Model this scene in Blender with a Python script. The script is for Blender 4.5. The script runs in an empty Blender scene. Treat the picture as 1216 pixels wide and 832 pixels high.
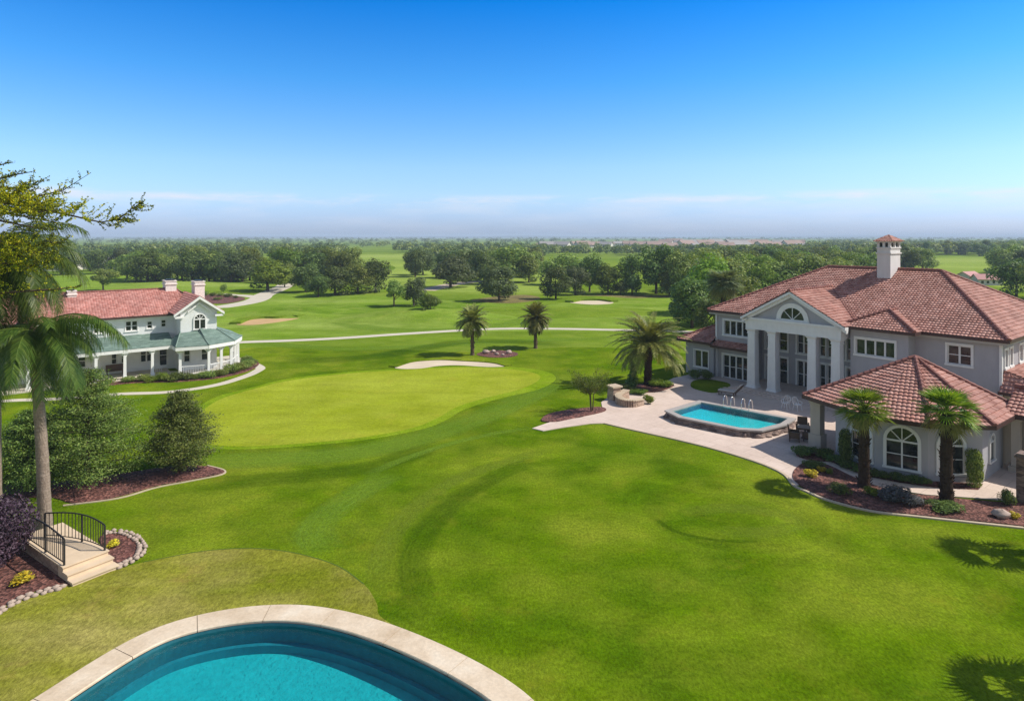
import bpy, bmesh, math, random
import numpy as np
from mathutils import Vector, Matrix
random.seed(7)
SC = bpy.context.scene
COL = SC.collection
R = math.radians

# ------------------------------------------------------------------ camera
H = 13.0          # drone height (m)
F = 760.0         # focal length in photo pixels (photo 1216 x 832, horizon at y = 281)
cam_d = bpy.data.cameras.new('camera')
cam = bpy.data.objects.new('camera', cam_d)
COL.objects.link(cam)
cam.location = (0, 0, H)
cam.rotation_euler = (R(90), 0, 0)
cam_d.sensor_width = 36
cam_d.lens = F / 1216 * 36
cam_d.shift_y = -(416 - 281) / 1216
cam_d.clip_start = 0.3
cam_d.clip_end = 30000
SC.camera = cam

# ------------------------------------------------------------------ world, sun, exposure
SUN_DIR = Vector((1.0, 0.02, 0)).normalized()
SUN_EL = R(46)
W = bpy.data.worlds.new('World')
SC.world = W
W.use_nodes = True
nt = W.node_tree
nt.nodes.clear()
def wn(t, **k):
    n = nt.nodes.new(t)
    for a, b in k.items():
        setattr(n, a, b)
    return n
sky = wn('ShaderNodeTexSky')
sky.sky_type = 'NISHITA'
sky.sun_disc = False
sky.sun_elevation = SUN_EL
sky.sun_rotation = math.atan2(SUN_DIR.x, SUN_DIR.y)
sky.altitude = 0
sky.air_density = 1.0
sky.dust_density = 0.6
sky.ozone_density = 2.0
geo = wn('ShaderNodeTexCoord')
sep = wn('ShaderNodeSeparateXYZ')
nt.links.new(geo.outputs['Generated'], sep.inputs[0])
ramp = wn('ShaderNodeValToRGB')       # deepens the blue with elevation, as the polarised photo sky does
cr = ramp.color_ramp
SKY_STOPS = [(0.0, (0.80, 1.04, 1.9)), (0.03, (0.92, 1.18, 2.0)), (0.06, (1.05, 1.34, 1.9)), (0.106, (1.0, 1.36, 1.78)),
             (0.232, (0.36, 1.16, 1.88)), (0.35, (0.0, 0.88, 1.88)), (0.39, (0.05, 0.88, 1.8)), (0.52, (0.9, 1.0, 1.2)), (0.68, (1.25, 1.08, 0.95)), (1.0, (1.25, 1.08, 0.95))]
while len(cr.elements) < len(SKY_STOPS):
    cr.elements.new(0.5)
for e, (p, c) in zip(cr.elements, SKY_STOPS):
    e.position = p
    e.color = (*c, 1)
nt.links.new(sep.outputs['Z'], ramp.inputs[0])
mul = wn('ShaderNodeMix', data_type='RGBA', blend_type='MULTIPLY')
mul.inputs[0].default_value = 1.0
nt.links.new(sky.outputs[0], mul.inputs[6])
# the deep polarised blue lies ahead; behind and overhead it is brightened and warmed as added fill for the facades
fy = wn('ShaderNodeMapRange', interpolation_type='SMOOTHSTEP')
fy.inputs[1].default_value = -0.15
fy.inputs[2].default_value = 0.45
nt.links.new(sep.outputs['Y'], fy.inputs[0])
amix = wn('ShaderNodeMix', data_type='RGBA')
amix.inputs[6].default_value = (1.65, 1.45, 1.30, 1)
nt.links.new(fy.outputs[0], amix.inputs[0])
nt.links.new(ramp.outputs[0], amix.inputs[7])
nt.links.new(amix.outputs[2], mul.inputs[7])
# thin bank of cloud low over the horizon
mp = wn('ShaderNodeMapping')
mp.inputs['Scale'].default_value = (7, 7, 42)
nt.links.new(geo.outputs['Generated'], mp.inputs[0])
cn = wn('ShaderNodeTexNoise')
cn.inputs['Scale'].default_value = 1.0
cn.inputs['Detail'].default_value = 7
cn.inputs['Roughness'].default_value = 0.6
nt.links.new(mp.outputs[0], cn.inputs[0])
cr1 = wn('ShaderNodeValToRGB')
cr1.color_ramp.elements[0].position = 0.42
cr1.color_ramp.elements[1].position = 0.66
nt.links.new(cn.outputs[0], cr1.inputs[0])
cr2 = wn('ShaderNodeValToRGB')
for p in (0.5, 0.5):
    cr2.color_ramp.elements.new(p)
for e, (p, v) in zip(cr2.color_ramp.elements, [(0.012, 0.15), (0.046, 0.35), (0.057, 1.0), (0.067, 0)]):
    e.position = p
    e.color = (v, v, v, 1)
nt.links.new(sep.outputs['Z'], cr2.inputs[0])
mm = wn('ShaderNodeMath', operation='MULTIPLY')
nt.links.new(cr1.outputs[0], mm.inputs[0])
nt.links.new(cr2.outputs[0], mm.inputs[1])
mm2 = wn('ShaderNodeMath', operation='MULTIPLY')
mm2.inputs[1].default_value = 0.75
nt.links.new(mm.outputs[0], mm2.inputs[0])
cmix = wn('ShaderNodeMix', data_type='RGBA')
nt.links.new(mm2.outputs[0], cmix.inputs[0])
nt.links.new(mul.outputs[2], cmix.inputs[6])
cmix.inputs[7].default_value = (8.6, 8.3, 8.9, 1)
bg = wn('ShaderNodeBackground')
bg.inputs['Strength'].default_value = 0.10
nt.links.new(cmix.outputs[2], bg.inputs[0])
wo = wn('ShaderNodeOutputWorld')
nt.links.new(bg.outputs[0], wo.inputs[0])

sd = bpy.data.lights.new('sun', 'SUN')
sd.energy = 5.0
sd.angle = R(0.5)
sd.color = (1.0, 0.95, 0.86)
sun = bpy.data.objects.new('sun', sd)
COL.objects.link(sun)
sv = Vector((SUN_DIR.x * math.cos(SUN_EL), SUN_DIR.y * math.cos(SUN_EL), math.sin(SUN_EL)))
sun.rotation_euler = sv.to_track_quat('Z', 'Y').to_euler()
sun.location = (40, 10, 60)

vs = SC.view_settings
vs.view_transform = 'Standard'
vs.look = 'None'
vs.gamma = 1
vs.exposure = 0.10
vs.use_curve_mapping = False
SC.cycles.max_bounces = 6
SC.cycles.diffuse_bounces = 3
SC.cycles.transparent_max_bounces = 8
SC.cycles.use_denoising = True
SC.cycles.denoiser = 'OPENIMAGEDENOISE'
SC.cycles.denoising_input_passes = 'RGB_ALBEDO_NORMAL'
SC.cycles.denoising_prefilter = 'NONE'
SC.cycles.use_adaptive_sampling = False
SC.cycles.volume_bounces = 0

# ------------------------------------------------------------------ helpers
def P(x, y, z=0.0):
    """ground (or height z) point seen at photo pixel x, y"""
    Y = F * (H - z) / (y - 281.0)
    return Vector(((x - 608.0) * Y / F, Y, z))
def D(x, y, Y):
    """point at distance Y seen at photo pixel x, y"""
    return Vector(((x - 608.0) * Y / F, Y, H - (y - 281.0) * Y / F))

def tag(o, label=None, cat=None, group=None, kind=None):
    if label: o['label'] = label
    if cat: o['category'] = cat
    if group: o['group'] = group
    if kind: o['kind'] = kind
    return o
def empty(name, loc, rz=0.0, label=None, cat=None, group=None):
    o = bpy.data.objects.new(name, None)
    o.empty_display_size = 0.3
    COL.objects.link(o)
    o.location = loc
    o.rotation_euler = (0, 0, rz)
    return tag(o, label, cat, group)
def copy_tree(o, parent=None):
    c = o.copy()
    COL.objects.link(c)
    c.parent = parent
    for ch in o.children:
        copy_tree(ch, c)
    return c

class MB:
    def __init__(s):
        s.v = []; s.f = []; s.uv = []; s.sm = []
    def add(s, vs_, fs, uv=None, smooth=False):
        b = len(s.v)
        s.v.extend([tuple(p) for p in vs_])
        for i, f in enumerate(fs):
            s.f.append(tuple(b + k for k in f))
            s.uv.append(uv[i] if uv else None)
            s.sm.append(smooth)
    def box(s, x0, x1, y0, y1, z0, z1):
        x0, x1 = min(x0, x1), max(x0, x1); y0, y1 = min(y0, y1), max(y0, y1)
        s.hexa([(x0, y0, z0), (x1, y0, z0), (x1, y1, z0), (x0, y1, z0)], [(x0, y0, z1), (x1, y0, z1), (x1, y1, z1), (x0, y1, z1)])
    def hexa(s, bot, top):
        n = len(bot)
        s.add(list(bot) + list(top), [tuple(range(n - 1, -1, -1)), tuple(range(n, 2 * n))] + [(i, (i + 1) % n, n + (i + 1) % n, n + i) for i in range(n)])
    def prism(s, pts, z0, z1):
        s.hexa([(p[0], p[1], z0) for p in pts], [(p[0], p[1], z1) for p in pts])
    def obox(s, o, ax, out, a0, a1, o0, o1, z0, z1):
        o, ax, out = Vector(o), Vector(ax), Vector(out)
        q = lambda a, b, z: o + ax * a + out * b + Vector((0, 0, z))
        s.hexa([q(a0, o1, z0), q(a1, o1, z0), q(a1, o0, z0), q(a0, o0, z0)], [q(a0, o1, z1), q(a1, o1, z1), q(a1, o0, z1), q(a0, o0, z1)])
    def tube(s, pts, rad, n=8, cap=True, smooth=True):
        pts = [Vector(p) for p in pts]
        if not hasattr(rad, '__len__'): rad = [rad] * len(pts)
        rings = []
        up = Vector((0, 0, 1))
        for i, p in enumerate(pts):
            d = (pts[min(i + 1, len(pts) - 1)] - pts[max(i - 1, 0)])
            if d.length < 1e-9: d = Vector((0, 0, 1))
            d.normalize()
            a = d.cross(Vector((1, 0, 0)) if abs(d.x) < 0.8 else Vector((0, 1, 0))).normalized()
            b = d.cross(a)
            rings.append([p + (a * math.cos(k * 2 * math.pi / n) + b * math.sin(k * 2 * math.pi / n)) * rad[i] for k in range(n)])
        vv = [q for r in rings for q in r]
        ff = []
        for i in range(len(pts) - 1):
            for k in range(n):
                ff.append((i * n + k, i * n + (k + 1) % n, (i + 1) * n + (k + 1) % n, (i + 1) * n + k))
        s.add(vv, ff, smooth=smooth)
        if cap:
            s.add(rings[0], [tuple(range(n - 1, -1, -1))]); s.add(rings[-1], [tuple(range(n))])
    def lathe(s, prof, n=16, c=(0, 0, 0), smooth=True):
        vv = []
        for r, z in prof:
            for k in range(n):
                a = k * 2 * math.pi / n
                vv.append((c[0] + r * math.cos(a), c[1] + r * math.sin(a), c[2] + z))
        ff = []
        for i in range(len(prof) - 1):
            for k in range(n):
                ff.append((i * n + k, i * n + (k + 1) % n, (i + 1) * n + (k + 1) % n, (i + 1) * n + k))
        s.add(vv, ff, smooth=smooth)
        s.add(vv[:n], [tuple(range(n - 1, -1, -1))]); s.add(vv[-n:], [tuple(range(n))])
    def blob(s, c, r, seed=0, n=10, m=7, amp=0.15):
        rnd = random.Random(seed)
        ph = [rnd.uniform(0, 6.28) for _ in range(6)]
        vv = []
        for i in range(m + 1):
            th = math.pi * i / m
            for k in range(n):
                a = 2 * math.pi * k / n
                q = 1 + amp * (math.sin(3 * a + ph[0] + 2 * th) * 0.5 + math.sin(5 * th + ph[1] + a) * 0.5 + rnd.uniform(-.4, .4))
                vv.append((c[0] + r[0] * q * math.sin(th) * math.cos(a), c[1] + r[1] * q * math.sin(th) * math.sin(a), c[2] + r[2] * q * math.cos(th)))
        ff = [(i * n + k, (i + 1) * n + k, (i + 1) * n + (k + 1) % n, i * n + (k + 1) % n) for i in range(m) for k in range(n)]
        s.add(vv, ff, smooth=True)
    def build(s, name, mat, parent=None):
        me = bpy.data.meshes.new(name)
        me.from_pydata(s.v, [], s.f)
        if any(u is not None for u in s.uv):
            ul = me.uv_layers.new(name='UVMap')
            flat = []
            for f, u in zip(s.f, s.uv):
                flat.extend([c for p in (u if u is not None else [(0, 0)] * len(f)) for c in p])
            ul.data.foreach_set('uv', flat)
        me.polygons.foreach_set('use_smooth', s.sm)
        me.update()
        o = bpy.data.objects.new(name, me)
        COL.objects.link(o)
        if mat: me.materials.append(mat)
        if parent is not None: o.parent = parent
        return o

def mesh_obj(name, me, parent=None):
    o = bpy.data.objects.new(name, me)
    COL.objects.link(o)
    o.parent = parent
    return o

def spline(pts, n=8, closed=True):
    out = []
    m = len(pts)
    for i in range(m if closed else m - 1):
        g = lambda k: pts[k % m] if closed else pts[max(0, min(m - 1, k))]
        p0, p1, p2, p3 = [Vector((g(k)[0], g(k)[1])) for k in (i - 1, i, i + 1, i + 2)]
        for j in range(n):
            t = j / n
            out.append(0.5 * ((2 * p1) + (p2 - p0) * t + (2 * p0 - 5 * p1 + 4 * p2 - p3) * t * t + (3 * p1 - p0 - 3 * p2 + p3) * t ** 3))
    if not closed: out.append(Vector((pts[-1][0], pts[-1][1])))
    return out
def px(pts): return [P(x, y).to_2d() for x, y in pts]

def sheet(name, pts, z, mat, kind='structure', smooth=8, skirt=0.03, parent=None):
    """flat ground sheet from a plan outline, with a small skirt so that it has an edge"""
    if smooth: pts = spline(pts, smooth)
    n = len(pts)
    mb = MB()
    a = sum(pts[i][0] * pts[(i + 1) % n][1] - pts[(i + 1) % n][0] * pts[i][1] for i in range(n))
    if a < 0: pts = pts[::-1]
    mb.add([(p[0], p[1], z) for p in pts], [tuple(range(n))])
    if skirt:
        mb.add([(p[0], p[1], z) for p in pts] + [(p[0], p[1], z - skirt) for p in pts], [((i + 1) % n, i, n + i, n + (i + 1) % n) for i in range(n)])
    o = mb.build(name, mat, parent)
    if kind: o['kind'] = kind
    return o
def ribbon(name, pts, width, z, mat, kind='structure', smooth=8, closed=False, h=0.0, parent=None):
    """strip of given width centred on a plan polyline; h > 0 makes it a kerb"""
    if smooth: pts = spline(pts, smooth, closed)
    n = len(pts)
    L = []; Rr = []
    for i in range(n):
        a = pts[(i - 1) % n] if closed else pts[max(i - 1, 0)]
        b = pts[(i + 1) % n] if closed else pts[min(i + 1, n - 1)]
        d = (Vector(b) - Vector(a)); d = d.normalized() if d.length > 1e-9 else Vector((1, 0))
        nn = Vector((-d.y, d.x)) * (width(i / max(n - 1, 1)) if callable(width) else width) / 2
        L.append(Vector(pts[i]) + nn); Rr.append(Vector(pts[i]) - nn)
    mb = MB()
    zt = z + h
    vv = [(p.x, p.y, zt) for p in L] + [(p.x, p.y, zt) for p in Rr] + [(p.x, p.y, z - 0.05) for p in L] + [(p.x, p.y, z - 0.05) for p in Rr]
    ff = []
    m = n if closed else n - 1
    for i in range(m):
        j = (i + 1) % n
        ff += [(i, n + i, n + j, j), (i, j, 2 * n + j, 2 * n + i), (n + j, n + i, 3 * n + i, 3 * n + j)]
    if not closed:
        ff += [(0, 2 * n, 3 * n, n), (n - 1, 2 * n - 1, 4 * n - 1, 3 * n - 1)]
    mb.add(vv, ff)
    o = mb.build(name, mat, parent)
    if kind: o['kind'] = kind
    return o

# ------------------------------------------------------------------ materials
class NT:
    def __init__(s, name):
        s.m = bpy.data.materials.new(name)
        s.m.use_nodes = True
        s.t = s.m.node_tree
        s.b = s.t.nodes['Principled BSDF']
        s.out = s.t.nodes['Material Output']
    def n(s, t, ins=None, **k):
        x = s.t.nodes.new(t)
        for a, b in k.items(): setattr(x, a, b)
        for a, b in (ins or {}).items(): s.set(x, a, b)
        return x
    def set(s, x, a, b):
        if isinstance(b, bpy.types.NodeSocket): s.t.links.new(b, x.inputs[a])
        elif isinstance(b, bpy.types.Node): s.t.links.new(b.outputs[0], x.inputs[a])
        else: x.inputs[a].default_value = b
    def pos(s): return s.n('ShaderNodeNewGeometry').outputs['Position']
    def objc(s): return s.n('ShaderNodeTexCoord').outputs['Object']
    def noise(s, vec, scale, detail=3, rough=0.55, stretch=None, rotz=0):
        if stretch or rotz:
            vec = s.n('ShaderNodeMapping', {'Vector': vec, 'Scale': stretch or (1, 1, 1), 'Rotation': (0, 0, rotz)})
        return s.n('ShaderNodeTexNoise', {'Vector': vec, 'Scale': scale, 'Detail': detail, 'Roughness': rough}).outputs[0]
    def ramp(s, fac, stops, interp='LINEAR'):
        x = s.n('ShaderNodeValToRGB', {'Fac': fac})
        c = x.color_ramp
        c.interpolation = interp
        while len(c.elements) < len(stops): c.elements.new(0.5)
        for e, (p, v) in zip(c.elements, stops):
            e.position = p
            e.color = (*v, 1) if hasattr(v, '__len__') else (v, v, v, 1)
        return x.outputs[0]
    def mix(s, fac, a, b, blend='MIX'):
        x = s.n('ShaderNodeMix', data_type='RGBA', blend_type=blend)
        s.set(x, 0, fac)
        for i, c in ((6, a), (7, b)):
            s.set(x, i, (*c, 1) if isinstance(c, tuple) and len(c) == 3 else c)
        return x.outputs[2]
    def math(s, op, a, b=0.0, c=0.0):
        return s.n('ShaderNodeMath', {0: a, 1: b, 2: c}, operation=op).outputs[0]
    def bump(s, h, strength=0.3, dist=0.02):
        x = s.n('ShaderNodeBump', {'Height': h, 'Strength': strength, 'Distance': dist})
        s.t.links.new(x.outputs[0], s.b.inputs['Normal'])
    def col(s, c): s.set(s.b, 'Base Color', (*c, 1) if isinstance(c, tuple) and len(c) == 3 else c)
    def p(s, **k):
        for a, b in k.items(): s.b.inputs[a.replace('_', ' ')].default_value = b

def M(name, c, rough=0.6, var=0.2, scale=3.0, bump=0.0, bscale=20.0, spec=0.3, metal=0.0, grime=0.0):
    """plain painted / stone surface with uneven tone, optional bump and vertical weathering"""
    t = NT(name)
    v = t.objc()
    f = t.noise(v, scale, 5, 0.6)
    k = t.ramp(f, [(0.25, 1 - var), (0.75, 1 + var * 0.5)])
    c2 = t.mix(1.0, c, k, 'MULTIPLY')
    if grime:
        g = t.noise(v, 1.1, 6, 0.7, stretch=(2.2, 2.2, 0.35))
        c2 = t.mix(1.0, c2, t.ramp(g, [(0.35, 1 - grime), (0.6, 1.0)]), 'MULTIPLY')
    t.col(c2)
    t.p(Roughness=rough, Metallic=metal)
    t.b.inputs['Specular IOR Level'].default_value = spec
    if bump: t.bump(t.noise(v, bscale, 4, 0.6), bump, 0.02)
    return t.m

def grass(name, dark, mid, light, big=0.06, stretch=None, rotz=0.0, swirl=None, stripes=None, blotch=0.5, grain=0.75):
    t = NT(name)
    v = t.pos()
    base = t.ramp(t.noise(v, big, 4, 0.55, stretch, rotz), [(0.30, dark), (0.5, mid), (0.70, light)])
    med = t.noise(v, big * 6, 4, 0.6, stretch, rotz)
    base = t.mix(1.0, base, t.ramp(med, [(0.3, 0.84), (0.7, 1.14)]), 'MULTIPLY')
    if swirl:
        # mowing passes that curl round a centre: (cx, cy, sx, sy, freq, amount, r0, r1)
        for (cx, cy, sx, sy, rot, freq, amt, r0, r1) in swirl:
            mp_ = t.n('ShaderNodeMapping', {'Vector': v, 'Location': (-cx, -cy, 0)}, vector_type='POINT')
            mp2 = t.n('ShaderNodeMapping', {'Vector': mp_.outputs[0], 'Rotation': (0, 0, rot)})
            mp3 = t.n('ShaderNodeMapping', {'Vector': mp2.outputs[0], 'Scale': (1 / sx, 1 / sy, 0)})
            ln = t.n('ShaderNodeVectorMath', {0: mp3.outputs[0]}, operation='LENGTH').outputs['Value']
            wob = t.math('MULTIPLY_ADD', t.noise(v, 0.10, 2), 0.15, ln)
            cmb = t.n('ShaderNodeCombineXYZ', {0: wob})
            bands = t.noise(cmb.outputs[0], freq, 3, 0.65)
            k = t.ramp(bands, [(0.34, 1 - amt), (0.5, 1.0), (0.66, 1 + amt)])
            msk = t.n('ShaderNodeMapRange', {0: ln, 1: r0, 2: r0 + 0.12, 3: 0.0, 4: 1.0}).outputs[0]
            msk2 = t.n('ShaderNodeMapRange', {0: ln, 1: r1 - 0.4, 2: r1, 3: 1.0, 4: 0.0}).outputs[0]
            mk = t.math('MULTIPLY', msk, msk2)
            base = t.mix(mk, base, t.mix(1.0, base, k, 'MULTIPLY'))
    if stripes:
        for (rot, freq, amt) in stripes:
            mp_ = t.n('ShaderNodeMapping', {'Vector': v, 'Rotation': (0, 0, rot), 'Scale': (1, 0.03, 0)})
            bands = t.noise(mp_.outputs[0], freq, 2, 0.5)
            base = t.mix(1.0, base, t.ramp(bands, [(0.36, 1 - amt), (0.64, 1 + amt)]), 'MULTIPLY')
    blo = t.noise(v, 0.24, 4, 0.6, stretch=(1.0, 1.35, 1), rotz=0.6)
    base = t.mix(t.math('MULTIPLY', t.ramp(blo, [(0.42, 0.0), (0.68, 1.0)]), blotch), base, light)
    base = t.mix(t.math('MULTIPLY', t.ramp(t.noise(t.n('ShaderNodeVectorMath', {0: v, 1: (31.0, 7.0, 0.0)}, operation='ADD').outputs[0], 0.27, 3, 0.6), [(0.48, 0.0), (0.70, 1.0)]), blotch * 0.9), base, dark)
    fine = t.noise(v, 3.5, 4, 0.75)
    base = t.mix(1.0, base, t.ramp(fine, [(0.25, 0.80), (0.75, 1.18)]), 'MULTIPLY')
    blade = t.noise(v, 11.0, 3, 0.8, stretch=(1.0, 0.55, 1))
    base = t.mix(1.0, base, t.ramp(blade, [(0.34, 1 - .42 * grain), (0.5, 1.0), (0.66, 1 + .45 * grain)]), 'MULTIPLY')
    yel = t.noise(v, 0.42, 5, 0.7)
    base = t.mix(t.math('MULTIPLY', t.ramp(yel, [(0.56, 0.0), (0.75, 1.0)]), 0.28), base, tuple(x * y for x, y in zip(light, (1.5, 1.06, 1.3))))
    t.col(base)
    t.p(Roughness=0.95)
    t.b.inputs['Specular IOR Level'].default_value = 0.0
    t.bump(t.noise(v, 14, 4, 0.8), 0.6, 0.07)
    return t.m

def leaf_mat(name, cols, trans=0.3, hue_obj=0.11, rough=0.5):
    """cols: colours picked per leaf; each plant shifts a little as well"""
    t = NT(name)
    g = t.n('ShaderNodeNewGeometry')
    c = t.ramp(g.outputs['Random Per Island'], [(i / max(1, len(cols) - 1), k) for i, k in enumerate(cols)])
    oi = t.n('ShaderNodeObjectInfo').outputs['Random']
    hs = t.n('ShaderNodeHueSaturation', {'Color': c, 'Hue': t.math('MULTIPLY_ADD', oi, hue_obj * 0.4, 0.5 - hue_obj * 0.2),
                                         'Value': t.math('MULTIPLY_ADD', oi, hue_obj * 5, 1 - hue_obj * 2.5)})
    cc = hs.outputs[0]
    t.col(cc)
    t.p(Roughness=rough)
    t.b.inputs['Specular IOR Level'].default_value = 0.2
    tr = t.n('ShaderNodeBsdfTranslucent', {'Color': t.mix(1.0, cc, (1.35, 1.25, 0.55), 'MULTIPLY')})
    mx = t.n('ShaderNodeMixShader', {0: trans})
    t.t.links.new(t.b.outputs[0], mx.inputs[1]); t.t.links.new(tr.outputs[0], mx.inputs[2])
    t.t.links.new(mx.outputs[0], t.out.inputs[0])
    return t.m

def tile_mat(name, cols, streak=0.12):
    t = NT(name)
    uv = t.n('ShaderNodeUVMap', uv_map='UVMap').outputs[0]
    fl = t.n('ShaderNodeVectorMath', {0: uv}, operation='FLOOR').outputs[0]
    wnz = t.n('ShaderNodeTexWhiteNoise', {0: fl}, noise_dimensions='2D').outputs['Value']
    c = t.ramp(wnz, [(i / (len(cols) - 1), k) for i, k in enumerate(cols)])
    # patches: neighbouring tiles share a firing tone along the course
    run = t.noise(t.n('ShaderNodeMapping', {'Vector': fl, 'Scale': (0.23, 1.7, 1)}).outputs[0], 1.0, 3, 0.7)
    c = t.mix(1.0, c, t.ramp(run, [(0.3, 1 - streak), (0.7, 1 + streak)]), 'MULTIPLY')
    st = t.noise(t.objc(), 0.5, 4, 0.6)
    c = t.mix(1.0, c, t.ramp(st, [(0.3, 0.8), (0.7, 1.12)]), 'MULTIPLY')
    t.col(c)
    t.p(Roughness=0.7)
    t.b.inputs['Specular IOR Level'].default_value = 0.25
    return t.m

M_lawn = grass('lawn_grass', (0.046, 0.106, 0.001), (0.096, 0.165, 0.002), (0.205, 0.248, 0.018), big=0.10,
               swirl=[(4.5, 27.5, 9.5, 8.0, 0.0, 6.0, 0.13, 0.75, 1.9), (10.4, 30.2, 3.6, 3.4, 0.0, 2.2, 0.2, 0.2, 1.7)],
               stripes=[(0.9, 0.45, 0.07)])
M_fair = grass('fairway_grass', (0.095, 0.180, 0.006), (0.160, 0.250, 0.020), (0.245, 0.320, 0.060), big=0.045, stretch=(0.35, 1.6, 1), stripes=[(1.45, 0.12, 0.10)])
M_rough = grass('rough_grass', (0.085, 0.155, 0.006), (0.140, 0.215, 0.014), (0.215, 0.280, 0.04), big=0.02, stretch=(0.3, 1.6, 1))
M_green = grass('putting_grass', (0.225, 0.275, 0.012), (0.265, 0.312, 0.020), (0.305, 0.345, 0.034), grain=0.35, blotch=0.7, big=0.08, stretch=(0.5, 1.5, 1), stripes=[(1.2, 0.25, 0.05), (-0.35, 0.25, 0.04)])
M_fringe = grass('fringe_grass', (0.130, 0.225, 0.004), (0.180, 0.270, 0.008), (0.230, 0.310, 0.02), big=0.2)
M_olive = grass('dry_grass', (0.140, 0.165, 0.010), (0.215, 0.215, 0.026), (0.345, 0.295, 0.090), big=0.16, stretch=(0.5, 1.7, 1), rotz=-0.3, stripes=[(1.75, 0.45, 0.08)])
M_field = grass('field_grass', (0.165, 0.240, 0.03), (0.230, 0.310, 0.045), (0.290, 0.355, 0.08), big=0.01, stretch=(0.4, 1.6, 1))

def mulch_mat():
    t = NT('bark_mulch')
    v = t.pos()
    vo = t.n('ShaderNodeTexVoronoi', {'Vector': v, 'Scale': 9.0})
    c = t.ramp(t.n('ShaderNodeSeparateColor', {0: vo.outputs['Color']}).outputs[0], [(0.0, (0.055, 0.018, 0.012)), (0.5, (0.125, 0.042, 0.030)), (1.0, (0.25, 0.105, 0.08))])
    c = t.mix(1.0, c, t.ramp(t.noise(v, 0.9, 4), [(0.3, 0.7), (0.7, 1.2)]), 'MULTIPLY')
    t.col(c); t.p(Roughness=0.9)
    t.bump(vo.outputs['Distance'], 0.8, 0.08)
    return t.m
M_mulch = mulch_mat()
M_sand = M('bunker_sand', (0.60, 0.50, 0.36), 0.95, 0.15, 0.3, 0.3, 2.0, 0.05)
M_sandred = M('ochre_sand', (0.52, 0.34, 0.17), 0.95, 0.2, 0.3, 0.3, 2.0, 0.05)
M_path = M('path_concrete', (0.55, 0.49, 0.39), 0.85, 0.12, 0.4, 0.1, 4.0)
M_curb = M('curb_concrete', (0.50, 0.40, 0.29), 0.85, 0.15, 1.5, 0.15, 9.0)
def paver_mat():
    t = NT('patio_stone')
    v = t.pos()
    rot = t.n('ShaderNodeMapping', {'Vector': v, 'Rotation': (0, 0, R(51.7)), 'Scale': (1, 1, 0)}).outputs[0]
    br = t.n('ShaderNodeTexBrick', {'Vector': rot, 'Scale': 1.0, 'Mortar Size': 0.012, 'Brick Width': 1.2, 'Row Height': 1.2, 'Color1': (1, 1, 1, 1), 'Color2': (0.93, 0.92, 0.91, 1), 'Mortar': (0.66, 0.62, 0.6, 1)})
    c = t.ramp(t.noise(v, 0.35, 5, 0.6), [(0.3, (0.55, 0.43, 0.355)), (0.7, (0.66, 0.53, 0.45))])
    c = t.mix(1.0, c, br.outputs[0], 'MULTIPLY')
    c = t.mix(1.0, c, t.ramp(t.noise(v, 6, 4, 0.7), [(0.3, 0.92), (0.7, 1.06)]), 'MULTIPLY')
    t.col(c); t.p(Roughness=0.75)
    return t.m
M_patio = paver_mat()
def coping_mat():
    t = NT('coping_stone')
    v = t.pos()
    c = t.ramp(t.noise(v, 0.7, 6, 0.65), [(0.3, (0.50, 0.38, 0.25)), (0.55, (0.64, 0.52, 0.38)), (0.75, (0.70, 0.61, 0.48))])
    c = t.mix(1.0, c, t.ramp(t.noise(v, 9, 4, 0.7), [(0.3, 0.86), (0.7, 1.08)]), 'MULTIPLY')
    t.col(c); t.p(Roughness=0.7)
    t.bump(t.noise(v, 12, 4), 0.2, 0.02)
    return t.m
M_cop = coping_mat()
def water_mat(name, tint=(0.75, 0.95, 0.97), bscale=5.0, bstr=0.15):
    t = NT(name)
    v = t.pos()
    fr = t.n('ShaderNodeFresnel', {'IOR': 1.33})
    tr = t.n('ShaderNodeBsdfTransparent', {'Color': (*tint, 1)})
    gl = t.n('ShaderNodeBsdfGlossy', {'Color': (1, 1, 1, 1), 'Roughness': 0.03})
    h = t.math('ADD', t.noise(v, bscale, 3, 0.6), t.math('MULTIPLY', t.noise(v, bscale * 3.3, 2, 0.6), 0.4))
    bp = t.n('ShaderNodeBump', {'Height': h, 'Strength': bstr, 'Distance': 0.1})
    for x in (fr, gl): t.t.links.new(bp.outputs[0], x.inputs['Normal'])
    mx = t.n('ShaderNodeMixShader', {0: fr.outputs[0]})
    t.t.links.new(tr.outputs[0], mx.inputs[1]); t.t.links.new(gl.outputs[0], mx.inputs[2])
    t.t.links.new(mx.outputs[0], t.out.inputs[0])
    t.t.nodes.remove(t.b)
    return t.m
M_water = water_mat('pool_water', (0.62, 0.93, 0.96), 5.5, 0.16)
def poolfloor_mat(name, c1, c2):
    t = NT(name)
    v = t.pos()
    wv = t.n('ShaderNodeMapping', {'Vector': v, 'Scale': (1, 1, 1)}).outputs[0]
    ds = t.n('ShaderNodeMix', data_type='VECTOR'); 
    vo = t.n('ShaderNodeTexVoronoi', {'Vector': wv, 'Scale': 5.2}, feature='SMOOTH_F1')
    k = t.ramp(vo.outputs['Distance'], [(0.15, 0.94), (0.6, 1.07)])  # bright and dark of water ripples painted into the floor colour
    c = t.ramp(t.noise(v, 0.5, 4), [(0.3, c1), (0.7, c2)])
    c = t.mix(1.0, c, k, 'MULTIPLY')
    c = t.mix(1.0, c, t.ramp(t.noise(v, 14, 3, 0.7), [(0.3, 0.93), (0.7, 1.07)]), 'MULTIPLY')
    t.col(c); t.p(Roughness=0.5)
    return t.m
M_pfloor = poolfloor_mat('pool_plaster', (0.010, 0.36, 0.39), (0.022, 0.43, 0.455))
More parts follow.
